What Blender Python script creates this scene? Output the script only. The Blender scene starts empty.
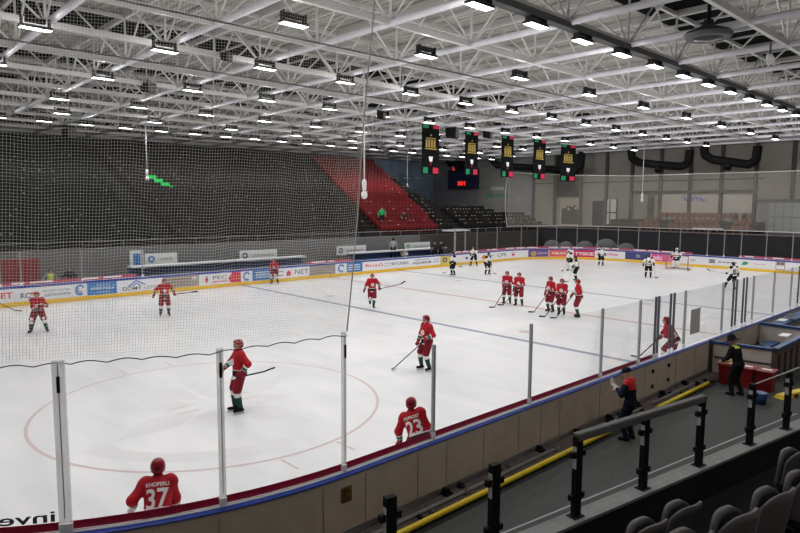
import bpy, math, random
import numpy as np
from mathutils import Vector, Matrix
from mathutils.bvhtree import BVHTree
random.seed(7); rng = np.random.RandomState(7)
scene = bpy.context.scene
COL = scene.collection
PI = math.pi

# ------------------------------------------------------------------ camera
CX, CY, CZ, YAW, PITCH, ROLL, FPX = 2.26775, -7.86669, 5.46973, 0.816566, -0.0996468, 0.0062394, 622.5986
_f = np.array([math.cos(YAW)*math.cos(PITCH), math.sin(YAW)*math.cos(PITCH), math.sin(PITCH)])
_r0 = np.array([math.sin(YAW), -math.cos(YAW), 0]); _u0 = np.cross(_r0, _f)
_r = _r0*math.cos(ROLL)+_u0*math.sin(ROLL); _u = -_r0*math.sin(ROLL)+_u0*math.cos(ROLL)
CAM = np.array([CX, CY, CZ])
def at(px, py, z=None, Y=None, X=None):
    """the point of a real plane (z, Y or X constant) seen at a pixel of the photograph"""
    d = _f+_r*(px-400)/FPX+_u*(266.5-py)/FPX
    t = (z-CZ)/d[2] if z is not None else ((Y-CY)/d[1] if Y is not None else (X-CX)/d[0])
    return CAM+d*t
def proj(P):
    d = np.asarray(P, float)-CAM; zz = d@_f
    return np.array([400+FPX*(d@_r)/zz, 266.5-FPX*(d@_u)/zz])
cd = bpy.data.cameras.new('camera'); cam = bpy.data.objects.new('camera', cd); COL.objects.link(cam)
cd.sensor_width = 36; cd.lens = FPX*36/800; cd.clip_end = 400; cd.clip_start = 0.05
M = Matrix(((_r[0], _u[0], -_f[0], CX), (_r[1], _u[1], -_f[1], CY), (_r[2], _u[2], -_f[2], CZ), (0, 0, 0, 1)))
cam.matrix_world = M
scene.camera = cam

# ------------------------------------------------------------------ materials
def mat(name, col, rough=.6, metal=0, spec=.28, noise=0, nscale=6, bump=0, emis=None, es=0, alpha=1):
    m = bpy.data.materials.new(name); m.use_nodes = True
    nt = m.node_tree; b = nt.nodes['Principled BSDF']
    c = tuple(col)+(1,)
    if max(col) < .06 and es == 0: spec = .07          # matt blacks
    b.inputs['Base Color'].default_value = c
    b.inputs['Roughness'].default_value = rough; b.inputs['Metallic'].default_value = metal
    b.inputs['Specular IOR Level'].default_value = spec
    if noise:
        tc = nt.nodes.new('ShaderNodeTexCoord'); n = nt.nodes.new('ShaderNodeTexNoise')
        n.inputs['Scale'].default_value = nscale; n.inputs['Detail'].default_value = 5
        nt.links.new(tc.outputs['Object'], n.inputs['Vector'])
        r = nt.nodes.new('ShaderNodeValToRGB')
        r.color_ramp.elements[0].position = .3; r.color_ramp.elements[1].position = .7
        r.color_ramp.elements[0].color = tuple(v*(1-noise) for v in col)+(1,)
        r.color_ramp.elements[1].color = tuple(min(1, v*(1+noise*.6)) for v in col)+(1,)
        nt.links.new(n.outputs['Fac'], r.inputs['Fac']); nt.links.new(r.outputs['Color'], b.inputs['Base Color'])
        if bump:
            bp = nt.nodes.new('ShaderNodeBump'); bp.inputs['Strength'].default_value = bump
            nt.links.new(n.outputs['Fac'], bp.inputs['Height']); nt.links.new(bp.outputs['Normal'], b.inputs['Normal'])
    if emis is not None:
        b.inputs['Emission Color'].default_value = tuple(emis)+(1,); b.inputs['Emission Strength'].default_value = es
        m.cycles.emission_sampling = 'NONE'
    return m
def glass_mat(name, tint=(.985, .985, .987), gloss=.022):
    m = bpy.data.materials.new(name); m.use_nodes = True; nt = m.node_tree; nt.nodes.clear()
    o = nt.nodes.new('ShaderNodeOutputMaterial'); t = nt.nodes.new('ShaderNodeBsdfTransparent'); g = nt.nodes.new('ShaderNodeBsdfGlossy')
    t.inputs['Color'].default_value = tint+(1,); g.inputs['Roughness'].default_value = .04
    mx = nt.nodes.new('ShaderNodeMixShader'); fr = nt.nodes.new('ShaderNodeLayerWeight'); fr.inputs['Blend'].default_value = .12
    mu = nt.nodes.new('ShaderNodeMath'); mu.operation = 'MULTIPLY'; mu.inputs[1].default_value = gloss*10
    nt.links.new(fr.outputs['Fresnel'], mu.inputs[0]); nt.links.new(mu.outputs[0], mx.inputs[0])
    nt.links.new(t.outputs[0], mx.inputs[1]); nt.links.new(g.outputs[0], mx.inputs[2]); nt.links.new(mx.outputs[0], o.inputs[0])
    return m
MT = dict(
 white=mat('white_paint', (.78, .78, .78), .5), steel=mat('white_steel', (.86, .85, .91), .45, noise=.08, nscale=3),
 steelgrey=mat('grey_steel', (.66, .65, .63), .5), web=mat('web_steel', (.86, .85, .83), .5),
 deck=mat('corrugated_deck', (.47, .46, .42), .6, noise=.12, nscale=1.5), darkstrip=mat('black_roof_strip', (.005, .005, .005), .9),
 lampbody=mat('lamp_body', (.03, .03, .03), .5), lens=mat('lamp_lens', (.9, .9, .9), .4, emis=(1, .98, .97), es=5),
 tray=mat('cable_tray', (.10, .10, .10), .6), black=mat('black', (.012, .012, .013), .6), blackduct=mat('black_duct', (.012, .012, .012), .55),
 concrete=mat('concrete', (.20, .155, .15), .8, noise=.2, nscale=4), darkconc=mat('dark_concrete', (.028, .027, .026), .85, noise=.2, nscale=3),
 floor=mat('walkway_rubber', (.058, .061, .058), .8, noise=.22, nscale=14, bump=.15), kerb=mat('kerb', (.22, .22, .22), .7, noise=.15, nscale=8),
 wall=mat('end_wall', (.28, .262, .235), .8, noise=.1, nscale=.7), wallpale=mat('pale_wall_panel', (.50, .47, .42), .8, noise=.06, nscale=1),
 walldark=mat('dark_wall', (.04, .04, .045), .8), wallcorner=mat('corner_wall', (.22, .225, .24), .8, noise=.15, nscale=.5), wallunseen=mat('pale_hall_wall', (.62, .60, .57), .8), column=mat('wall_column', (.07, .066, .06), .7), wallblue=mat('blue_dim_wall', (.24, .32, .42), .7, noise=.3, nscale=.4),
 board_out=mat('board_outer', (.50, .43, .355), .7, noise=.12, nscale=2.5), board_in=mat('board_inner', (.78, .78, .80), .4),
 boardseam=mat('board_seam', (.25, .21, .17), .8), blue=mat('cap_blue', (.02, .05, .30), .35), yellow=mat('kick_yellow', (.85, .52, .03), .45),
 pipeyellow=mat('pipe_yellow', (.75, .55, .03), .45), greypipe=mat('grey_pipe', (.28, .28, .29), .45),
 redstrip=mat('glass_strip_red', (.42, .012, .05), .4), postfar=mat('post_far', (.24, .24, .25), .4), pinkstrip=mat('glass_strip_pink', (.42, .09, .13), .4),
 post=mat('post_alu', (.46, .46, .48), .35), postdark=mat('post_dark', (.10, .11, .14), .4), cornerpost=mat('corner_post_pale', (.85, .85, .86), .4), groove=mat('post_groove', (.22, .21, .22), .5), postbase=mat('post_base_white', (.92, .92, .93), .5),
 glass=glass_mat('rink_glass'), railglass=glass_mat('rail_glass', (.98, .982, .98), 0), net=mat('net_cord', (.88, .85, .80), .8), netfar=mat('net_cord_far', (.55, .52, .46), .8), mural=mat('mural_grey', (.27, .27, .26), .8, noise=.2, nscale=.4), hem=mat('net_hem', (.05, .045, .045), .8),
 rope=mat('net_rope', (.6, .58, .55), .8),
 redline=mat('ice_red', (.52, .33, .34), .35), pinkline=mat('ice_pink', (.55, .43, .445), .35), paleline=mat('ice_pale_pink', (.68, .60, .61), .35), blueline=mat('ice_blue', (.22, .24, .33), .35), greymark=mat('ice_logo_grey', (.60, .60, .60), .35), greymark2=mat('ice_logo_pale', (.635, .635, .645), .35),
 red=mat('jersey_red', (.385, .005, .016), .75), darkred=mat('pants_red', (.20, .008, .018), .75), green=mat('stripe_green', (.01, .10, .06), .75), sockgreen=mat('sock_green', (.012, .06, .045), .8),
 jwhite=mat('jersey_white', (.75, .74, .72), .75), jblack=mat('cloth_black', (.014, .014, .016), .8), helmred=mat('helmet_red', (.23, .008, .018), .3), helmblack=mat('helmet_black', (.015, .015, .018), .3), helmwhite=mat('helmet_white', (.75, .75, .75), .3),
 skin=mat('skin', (.55, .33, .24), .6), eye=mat('eye', (.05, .04, .04), .3), lip=mat('lip', (.40, .16, .14), .6), skate=mat('skate_boot', (.012, .012, .013), .4), blade=mat('skate_steel', (.7, .7, .72), .3, metal=.8), holder=mat('skate_holder', (.75, .75, .75), .4),
 glovered=mat('glove_red', (.22, .01, .025), .7), stickdark=mat('stick_shaft', (.03, .03, .035), .4), tape=mat('stick_tape', (.015, .015, .015), .9), sticklight=mat('stick_pale', (.55, .53, .5), .4),
 visor=glass_mat('visor_clear', (.85, .87, .88), .1),
 navy=mat('navy_cloth', (.012, .014, .03), .8), vestred=mat('vest_red', (.55, .02, .02), .75), hivis=mat('hi_vis', (.62, .80, .08), .7), paper=mat('paper', (.8, .8, .8), .6), greycloth=mat('grey_cloth', (.30, .31, .33), .8), greenshirt=mat('green_shirt', (.03, .45, .14), .7),
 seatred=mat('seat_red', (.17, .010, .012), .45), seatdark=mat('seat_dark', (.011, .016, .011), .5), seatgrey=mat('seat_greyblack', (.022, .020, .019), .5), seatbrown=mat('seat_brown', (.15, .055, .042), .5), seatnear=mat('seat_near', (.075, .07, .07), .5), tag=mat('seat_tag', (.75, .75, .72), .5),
 adblue=mat('ad_blue', (.05, .20, .48), .45), adnavy=mat('ad_navy', (.06, .065, .19), .45), adred=mat('ad_red', (.60, .03, .08), .45), adcoral=mat('ad_coral', (.72, .14, .11), .45), adpink=mat('ad_pink', (.72, .10, .28), .45), adwhite=mat('ad_white', (.76, .76, .78), .45), adgrey=mat('ad_grey', (.30, .27, .24), .5), adyellow=mat('ad_yellow', (.62, .50, .10), .5), adpurple=mat('ad_purple', (.16, .10, .25), .5), adgold=mat('ad_gold', (.55, .40, .12), .5), adtext=mat('ad_text_dark', (.10, .10, .13), .5), adorange=mat('ad_orange', (.70, .25, .03), .5), adtan=mat('ad_tan', (.40, .34, .28), .5), adgreen=mat('ad_green', (.05, .32, .14), .5),
 banner=mat('banner_black', (.004, .005, .005), .8), gold=mat('banner_gold', (.34, .24, .05), .6), bgreen=mat('banner_green', (.01, .22, .10), .7), bred=mat('banner_red', (.55, .02, .06), .7),
 led=mat('led_red', (.6, .02, .02), .5, emis=(1, .04, .03), es=.9), screen=mat('board_navy', (.02, .025, .06), .4), ledgreen=mat('light_green', (.0, .5, .1), .5, emis=(.02, 1, .12), es=.22), boxred=mat('crate_red', (.20, .010, .013), .45), coil=mat('coil_yellow', (.65, .50, .15), .6), wood=mat('slat_brown', (.16, .11, .085), .7), boxpanel=mat('box_panel', (.62, .57, .52), .6, noise=.08, nscale=2), sign=mat('sign_white', (.72, .74, .73), .5), greywall=mat('grey_front_wall', (.17, .17, .172), .7, noise=.12, nscale=2), redwall=mat('red_wall', (.26, .04, .045), .7), leaf=mat('leaf_dark', (.02, .035, .02), .8), pot=mat('pot', (.05, .04, .035), .8), goalred=mat('goal_frame', (.30, .15, .09), .4), cushion=mat('grey_dome', (.10, .10, .105), .7), bluewrite=mat('blue_writing', (.14, .13, .60), .6),
 bench=mat('bench_blue', (.03, .075, .20), .4), dasherwhite=mat('rail_pale', (.55, .57, .6), .5), windowpale=mat('window_pale', (.62, .60, .52), .4), officegl=mat('office_glass', (.21, .225, .215), .35),
)
# scuffed, slightly glossy ice
def ice_material():
    m = bpy.data.materials.new('ice'); m.use_nodes = True; nt = m.node_tree; b = nt.nodes['Principled BSDF']
    tc = nt.nodes.new('ShaderNodeTexCoord')
    def noise(scale, stretch, detail=6, rot=0):
        mp = nt.nodes.new('ShaderNodeMapping'); mp.inputs['Scale'].default_value = stretch; mp.inputs['Rotation'].default_value = (0, 0, rot)
        n = nt.nodes.new('ShaderNodeTexNoise'); n.inputs['Scale'].default_value = scale; n.inputs['Detail'].default_value = detail
        nt.links.new(tc.outputs['Object'], mp.inputs['Vector']); nt.links.new(mp.outputs['Vector'], n.inputs['Vector']); return n
    a = noise(.28, (1, 1, 1)); c = noise(1.6, (1, .25, 1), 8, .5)
    mix = nt.nodes.new('ShaderNodeMath'); mix.operation = 'ADD'; nt.links.new(a.outputs['Fac'], mix.inputs[0]); nt.links.new(c.outputs['Fac'], mix.inputs[1])
    r = nt.nodes.new('ShaderNodeValToRGB'); r.color_ramp.elements[0].position = .35; r.color_ramp.elements[1].position = .66
    r.color_ramp.elements[0].color = (.61, .618, .635, 1); r.color_ramp.elements[1].color = (.735, .735, .745, 1)
    h = nt.nodes.new('ShaderNodeMath'); h.operation = 'MULTIPLY'; h.inputs[1].default_value = .5; nt.links.new(mix.outputs[0], h.inputs[0])
    nt.links.new(h.outputs[0], r.inputs['Fac']); nt.links.new(r.outputs['Color'], b.inputs['Base Color'])
    b.inputs['Roughness'].default_value = .28; b.inputs['Specular IOR Level'].default_value = .22
    return m
MT['ice'] = ice_material()
def translucent(m, f):       # half-clear plastic: part of the light goes straight through
    nt = m.node_tree; o = nt.nodes['Material Output']; b = nt.nodes['Principled BSDF']; t = nt.nodes.new('ShaderNodeBsdfTransparent'); mx = nt.nodes.new('ShaderNodeMixShader')
    mx.inputs[0].default_value = f; nt.links.new(b.outputs[0], mx.inputs[1]); nt.links.new(t.outputs[0], mx.inputs[2]); nt.links.new(mx.outputs[0], o.inputs[0])
translucent(MT['cornerpost'], .62)

# ------------------------------------------------------------------ mesh helpers
class MB:
    def __init__(s): s.v = []; s.f = []; s.m = []; s.sm = []
    def add(s, vs, fs, mi=0, smooth=False):
        o = len(s.v); s.v.extend([tuple(map(float, q)) for q in vs])
        for q in fs: s.f.append(tuple(i+o for i in q)); s.m.append(mi); s.sm.append(smooth)
    def box(s, lo, hi, mi=0):
        (a, b, c), (d, e, f) = lo, hi
        s.add([(a, b, c), (d, b, c), (d, e, c), (a, e, c), (a, b, f), (d, b, f), (d, e, f), (a, e, f)],
              [(0, 3, 2, 1), (4, 5, 6, 7), (0, 1, 5, 4), (1, 2, 6, 5), (2, 3, 7, 6), (3, 0, 4, 7)], mi)
    def obox(s, c, ax, ay, az, hx, hy, hz, mi=0):
        c, ax, ay, az = map(np.asarray, (c, ax, ay, az)); vs = []
        for k in (-1, 1):
            for i, j in ((-1, -1), (1, -1), (1, 1), (-1, 1)): vs.append(c+ax*hx*i+ay*hy*j+az*hz*k)
        s.add(vs, [(0, 3, 2, 1), (4, 5, 6, 7), (0, 1, 5, 4), (1, 2, 6, 5), (2, 3, 7, 6), (3, 0, 4, 7)], mi)
    def bar(s, a, b, w, h, mi=0):
        """square bar from a to b"""
        a = np.asarray(a, float); b = np.asarray(b, float); d = b-a; L = np.linalg.norm(d); d /= L
        up = np.array([0, 0, 1.]) if abs(d[2]) < .95 else np.array([1., 0, 0])
        x = np.cross(d, up); x /= np.linalg.norm(x); y = np.cross(x, d)
        s.obox((a+b)/2, d, x, y, L/2, w/2, h/2, mi)
    def tube(s, pts, rad, n=8, mi=0, caps=True, smooth=True):
        pts = [np.asarray(q, float) for q in pts]; k = len(pts)
        if not hasattr(rad, '__len__'): rad = [rad]*k
        base = len(s.v); prev = None
        for i, q in enumerate(pts):
            d = pts[min(i+1, k-1)]-pts[max(i-1, 0)]; d = d/ (np.linalg.norm(d)+1e-12)
            if prev is None:
                up = np.array([0, 0, 1.]) if abs(d[2]) < .9 else np.array([1., 0, 0]); x = np.cross(d, up)
            else: x = prev-d*(prev@d)
            x /= np.linalg.norm(x)+1e-12; prev = x; y = np.cross(d, x)
            for j in range(n):
                t = 2*PI*j/n; s.v.append(tuple(q+(x*math.cos(t)+y*math.sin(t))*rad[i]))
        for i in range(k-1):
            for j in range(n):
                s.f.append((base+i*n+j, base+i*n+(j+1) % n, base+(i+1)*n+(j+1) % n, base+(i+1)*n+j)); s.m.append(mi); s.sm.append(smooth)
        if caps:
            s.f.append(tuple(base+j for j in range(n))[::-1]); s.m.append(mi); s.sm.append(False)
            s.f.append(tuple(base+(k-1)*n+j for j in range(n))); s.m.append(mi); s.sm.append(False)
    def lathe(s, c, prof, n=16, mi=0):
        c = np.asarray(c, float); b = len(s.v)
        for (r, z) in prof:
            for j in range(n): s.v.append((c[0]+r*math.cos(2*PI*j/n), c[1]+r*math.sin(2*PI*j/n), c[2]+z))
        for i in range(len(prof)-1):
            for j in range(n):
                s.f.append((b+i*n+j, b+i*n+(j+1) % n, b+(i+1)*n+(j+1) % n, b+(i+1)*n+j)); s.m.append(mi); s.sm.append(True)
        s.f.append(tuple(b+j for j in range(n))[::-1]); s.m.append(mi); s.sm.append(False)
        s.f.append(tuple(b+(len(prof)-1)*n+j for j in range(n))); s.m.append(mi); s.sm.append(False)
    def build(s, name, mats, parent=None, loc=None, rz=0):
        me = bpy.data.meshes.new(name); me.from_pydata(s.v, [], s.f)
        for m in (mats if isinstance(mats, (list, tuple)) else [mats]): me.materials.append(MT[m] if isinstance(m, str) else m)
        if s.f:
            me.polygons.foreach_set('material_index', s.m); me.polygons.foreach_set('use_smooth', s.sm)
        me.update(); return link(name, me, parent, loc, rz)
def link(name, me, parent=None, loc=None, rz=0):
    o = bpy.data.objects.new(name, me); COL.objects.link(o)
    if parent is not None: o.parent = parent
    if loc is not None: o.location = tuple(map(float, loc))
    if rz: o.rotation_euler = (0, 0, rz)
    return o
def tag(o, label=None, cat=None, group=None, kind=None):
    if label: o['label'] = label
    if cat: o['category'] = cat
    if group: o['group'] = group
    if kind: o['kind'] = kind
    return o
def empty(name, loc=(0, 0, 0), rz=0):
    o = bpy.data.objects.new(name, None); COL.objects.link(o); o.location = tuple(map(float, loc)); o.rotation_euler = (0, 0, rz); o.empty_display_size = .2; return o
def struct(mb, name, mats, parent=None):
    o = mb.build(name, mats, parent)
    if parent is None: o['kind'] = 'structure'
    return o
_ones = 'zeroth first second third fourth fifth sixth seventh eighth ninth tenth eleventh twelfth thirteenth fourteenth fifteenth sixteenth seventeenth eighteenth nineteenth'.split()
_tens = {20: 'twent', 30: 'thirt', 40: 'fort', 50: 'fift', 60: 'sixt', 70: 'sevent', 80: 'eight', 90: 'ninet'}
def nth(n):
    if n < 20: return _ones[n]
    t, u = n//10*10, n % 10
    return _tens[t]+'ieth' if u == 0 else _tens[t]+'y-'+_ones[u]
def copy_tree(o, parent=None):
    c = o.copy(); COL.objects.link(c)
    if parent is not None: c.parent = parent
    for ch in list(o.children): copy_tree(ch, c)
    return c
# text and flat shapes as 2D polygons, later mapped onto a surface
_tc = {}
def text2d(s, size=1.0, bold=0):
    key = (s, bold)
    if key not in _tc:
        cu = bpy.data.curves.new('t', 'FONT'); cu.body = s; cu.size = 1; cu.resolution_u = 3; cu.offset = bold
        ob = bpy.data.objects.new('t', cu); COL.objects.link(ob)
        dg = bpy.context.evaluated_depsgraph_get(); ev = ob.evaluated_get(dg); me = ev.to_mesh()
        v = np.array([q.co[:2] for q in me.vertices]); f = [tuple(q.vertices) for q in me.polygons]
        ev.to_mesh_clear(); bpy.data.objects.remove(ob); bpy.data.curves.remove(cu)
        lo = v.min(0); hi = v.max(0); v = v-lo; _tc[key] = (v, f, hi-lo)
    v, f, e = _tc[key]; return v.copy(), f, e
def refine(v, f, L):
    """cut flat polygons into small triangles so that they follow a curved surface"""
    import bmesh
    bm = bmesh.new(); vs = [bm.verts.new((q[0], q[1], 0)) for q in v]
    for q in f:
        try: bm.faces.new([vs[i] for i in q])
        except ValueError: pass
    bmesh.ops.triangulate(bm, faces=bm.faces[:])
    for _ in range(3):
        ed = [e for e in bm.edges if e.calc_length() > L]
        if not ed: break
        bmesh.ops.subdivide_edges(bm, edges=ed, cuts=1); bmesh.ops.triangulate(bm, faces=bm.faces[:])
    bm.verts.index_update(); out = [(q.co.x, q.co.y) for q in bm.verts], [tuple(w.index for w in q.verts) for q in bm.faces]; bm.free(); return out
def fit_text(s, x0, y0, x1, y1, bold=.02):
    v, f, e = text2d(s, bold=bold); return [(x0+q[0]/e[0]*(x1-x0), y0+q[1]/e[1]*(y1-y0)) for q in v], f
def rect2(x0, y0, x1, y1, n=1):
    v = []; f = []
    for i in range(n+1): x = x0+(x1-x0)*i/n; v += [(x, y0), (x, y1)]
    for i in range(n): f.append((2*i, 2*i+2, 2*i+3, 2*i+1))
    return v, f
def ring2(cx, cy, r0, r1, a0=0, a1=2*PI, n=24, sx=1):
    v = []; f = []
    for i in range(n+1):
        a = a0+(a1-a0)*i/n; v += [(cx+sx*r0*math.cos(a), cy+r0*math.sin(a)), (cx+sx*r1*math.cos(a), cy+r1*math.sin(a))]
    for i in range(n): f.append((2*i, 2*i+1, 2*i+3, 2*i+2))
    return v, f
def poly2(pts): return list(pts), [tuple(range(len(pts)))]
def disc2(cx, cy, r, n=20, sx=1): return poly2([(cx+sx*r*math.cos(2*PI*i/n), cy+r*math.sin(2*PI*i/n)) for i in range(n)])

# ------------------------------------------------------------------ rink outline
RL, RW, RR = 60.35, 29.55, 8.5
SA, SQ, SB = RL-2*RR, RR*PI/2, RW-2*RR
STOT = 2*SA+4*SQ+2*SB
def P(s, o=0.0):
    """point at arc length s along the inner face of the boards, offset o outwards"""
    s = s % STOT; R = RR+o
    if s < SA: return (RR+s, -o)
    s -= SA
    if s < SQ: a = -PI/2+s/RR; return (RL-RR+R*math.cos(a), RR+R*math.sin(a))
    s -= SQ
    if s < SB: return (RL+o, RR+s)
    s -= SB
    if s < SQ: a = s/RR; return (RL-RR+R*math.cos(a), RW-RR+R*math.sin(a))
    s -= SQ
    if s < SA: return (RL-RR-s, RW+o)
    s -= SA
    if s < SQ: a = PI/2+s/RR; return (RR+R*math.cos(a), RW-RR+R*math.sin(a))
    s -= SQ
    if s < SB: return (-o, RW-RR-s)
    s -= SB
    a = PI+s/RR; return (RR+R*math.cos(a), RR+R*math.sin(a))
def svals(s0, s1, step=.45):
    n = max(2, int(abs(s1-s0)/step)+1); return list(np.linspace(s0, s1, n+1))
def sweep(mb, prof, s0, s1, mi=0, step=.45):
    ss = svals(s0, s1, step); k = len(prof); b = len(mb.v)
    for s in ss:
        for (o, z) in prof: x, y = P(s, o); mb.v.append((x, y, z))
    for i in range(len(ss)-1):
        for j in range(k):
            mb.f.append((b+i*k+j, b+(i+1)*k+j, b+(i+1)*k+(j+1) % k, b+i*k+(j+1) % k)); mb.m.append(mi); mb.sm.append(False)
    mb.f.append(tuple(b+j for j in range(k))[::-1]); mb.m.append(mi); mb.sm.append(False)
    mb.f.append(tuple(b+(len(ss)-1)*k+j for j in range(k))); mb.m.append(mi); mb.sm.append(False)
_S = np.linspace(SA, SA+SQ*2+SB+SA+SQ, 3000)
_SX = np.array([proj((*P(s), .5))[0] if (np.array((*P(s), .5))-CAM)@_f > .5 else -9999 for s in _S])
def s_at(px):
    """arc length on the far side / far end boards seen at image column px"""
    i = int(np.argmin(abs(_SX-px))); return float(_S[i])
sx = lambda X: (X-RR) % STOT           # arc length of a point on the near straight side
# ------------------------------------------------------------------ ice and its markings
mb = MB(); loop = [P(s) for s in np.linspace(0, STOT, 220, endpoint=False)]
mb.add([(x, y, 0) for x, y in loop]+[(x, y, -.12) for x, y in loop], [tuple(range(220))]+[(i, 220+i, 220+(i+1) % 220, (i+1) % 220) for i in range(220)])
ice = struct(mb, 'floor_ice', 'ice')
def marking(name, m, polys, z=.003):
    mb = MB()
    for v, f in polys: mb.add([(x, y, z) for x, y in v], f)
    return mb.build(name, m, ice)
BL = 22.942
def hspan(X):   # rink width at X
    d = max(0, RR-X, X-(RL-RR)); yy = RR-math.sqrt(max(0, RR*RR-d*d)); return yy+.02, RW-yy-.02
for X in (BL, RL-BL): marking('blue_line', 'blueline', [rect2(X-.15, .02, X+.15, RW-.02)])
marking('centre_line', 'redline', [rect2(RL/2-.15, .02, RL/2+.15, RW-.02)])
for X in (4, RL-4): a, b = hspan(X); marking('goal_line', 'redline', [rect2(X-.03, a, X+.03, b)])
for cx in (10, RL-10):
    for cy in (RW/2-7, RW/2+7):
        pl = [ring2(cx, cy, 4.44, 4.52, n=72)]
        for sy in (-1, 1):
            for sxx in (-.75, .75): pl.append(rect2(cx+sxx-.03, cy+sy*4.52, cx+sxx+.03, cy+sy*5.2))
            for q in (-1, 1): pl += [rect2(cx+q*.6-(.6 if q < 0 else 0), cy+sy*.25-.03, cx+q*.6+(.6 if q > 0 else 0), cy+sy*.25+.03)]
        marking('faceoff_circle', 'pinkline' if (cx < 20 and cy < 12) else 'paleline', pl)
marking('faceoff_circle', 'paleline', [ring2(RL/2, RW/2, 4.44, 4.52, n=72)])
for X in (BL+1.5, RL-BL-1.5):
    for cy in (RW/2-7, RW/2+7): marking('faceoff_spot', 'pinkline', [disc2(X, cy, .3)])
# faint grey emblem under the ice in the near circle: a big four-pointed star of leaf shapes
pl = []
for k in range(8):
    a = k*PI/4+.35; L = 3.3 if k % 2 == 0 else 2.1; w = .55
    c, s_ = math.cos(a), math.sin(a)
    pl.append(poly2([(10+c*.4, RW/2-7+s_*.4), (10+c*L*.55-s_*w, RW/2-7+s_*L*.55+c*w), (10+c*L, RW/2-7+s_*L), (10+c*L*.55+s_*w, RW/2-7+s_*L*.55-c*w)]))
marking('ice_emblem', 'greymark2', pl, .002)
marking('ice_emblem', 'greymark2', [ring2(10, RW/2-7, 3.5, 4.0, PI*1.1, PI*1.5, n=20), ring2(10, RW/2-7, 3.4, 4.0, .3, .9, n=14)], .0025)
v, f = fit_text('inveni', 0, 0, 1, 1)

# surroundings floor
mb = MB(); mb.box((-14, -14, -.35), (76, 60, -.13)); struct(mb, 'floor', 'darkconc')
mb = MB(); mb.box((-6, -3.98, -.13), (60, -.85, 0)); o = struct(mb, 'floor_walkway', 'floor')
mb = MB(); mb.box((-6, -.62, -.13), (60, -.16, -.01)); struct(mb, 'floor_trench', 'concrete')
mb = MB(); mb.box((-6, 29.72, -.13), (72, 34, 0)); struct(mb, 'floor_far_walkway', 'darkconc')
mb = MB(); mb.box((60.5, -4, -.13), (72, 29.7, 0)); struct(mb, 'floor_end_walkway', 'darkconc')
mb = MB(); mb.add(*[[(x, y, .004) for x, y in [(9.6, -1.70), (21.0, -3.36), (21.0, -3.40), (9.6, -1.74)]], [(0, 1, 2, 3)]])
mb.build('floor_seam', 'greypipe', o)
rb = random.Random(3)
for k in range(26):      # broken ice and rubble lying in the trench
    x = 6+rb.random()*17; y = -.2-rb.random()*.33; r = .03+rb.random()*.07; m2 = MB()
    m2.lathe((0, 0, 0), [(r*.7, -.01), (r, r*.3), (r*.6, r*.8), (r*.15, r)], 6)
    q = m2.build('rubble_lump', 'darkconc' if k % 3 else 'concrete', None, (x, y, 0)); tag(q, 'small grey lump lying in the gutter along the outside of the near boards', 'rubble', 'rubble in the gutter')

# ------------------------------------------------------------------ dasher boards
secs = [('near', -(SQ+SB*.5), SA), ('end', SA, SA+2*SQ+SB), ('far', SA+2*SQ+SB, STOT-(SQ+SB*.5))]
lab = dict(near='brown-backed rink boards with blue cap running along the near side', end='curved rink boards with adverts and yellow kick plate around the far goal end', far='white rink boards with adverts and yellow kick plate along the far side')
boards = {}
for nm, s0, s1 in secs:
    r = empty('rink_boards', (0, 0, 0)); tag(r, lab[nm], 'rink boards', 'rink boards'); boards[nm] = r
    mb = MB(); sweep(mb, [(0, .02), (.04, .02), (.04, .944), (0, .944)], s0, s1); mb.build('inner_panel', 'board_in', r)
    mb = MB(); sweep(mb, [(.05, .1), (.14, .1), (.14, 1.028), (.05, 1.028)], s0, s1)
    mb.build('outer_panel', 'board_out', r)
    mb = MB(); sweep(mb, [(-.012, .004), (-.001, .004), (-.001, .21), (-.012, .21)], s0, s1); mb.build('kick_plate', 'yellow', r)
    mb = MB(); sweep(mb, [(-.03, .945), (.045, .945), (.045, 1.03), (.16, 1.03), (.16, 1.05), (.14, 1.06), (-.03, 1.06)], s0, s1); mb.build('cap_rail', 'blue', r)
    mb = MB(); sweep(mb, [(-.005, 1.06), (.065, 1.06), (.065, 1.075), (-.005, 1.075)], s0, s1); mb.build('glass_channel', 'postbase', r)
nX = np.linspace(4, 60, 6000)
nPx = np.array([proj((x, .03, 1.06))[0] for x in nX])
nearX = lambda px: float(nX[np.argmin(abs(nPx-px))])
nPo = np.array([proj((x, -.15, .6))[0] for x in nX])
outX = lambda px: float(nX[np.argmin(abs(nPo-px))])
for px in (230, 325, 366, 418, 447, 484, 519, 541, 560, 600, 622, 645, 676, 695):
    s = sx(outX(px)); mb = MB(); sweep(mb, [(.141, .1), (.146, .1), (.146, .96), (.141, .96)], s-.008, s+.008, step=.02); mb.build('panel_seam', 'boardseam', boards['near'])
for px in (652.5, 668.5):     # gate hinges
    for z in (.28, .72):
        s = sx(outX(px)); mb = MB(); sweep(mb, [(.141, z), (.175, z), (.175, z+.1), (.141, z+.1)], s-.05, s+.05, step=.05); mb.build('gate_hinge', 'black', boards['near'])
for k, X in enumerate(np.arange(7.6, 23, 1.55)):     # feet that carry the boards
    mb = MB(); mb.box((X-.05, -.26, -.01), (X+.05, -.14, .1)); mb.box((X-.09, -.3, -.01), (X+.09, -.14, .03)); mb.build('board_foot', 'black', boards['near'])
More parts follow.
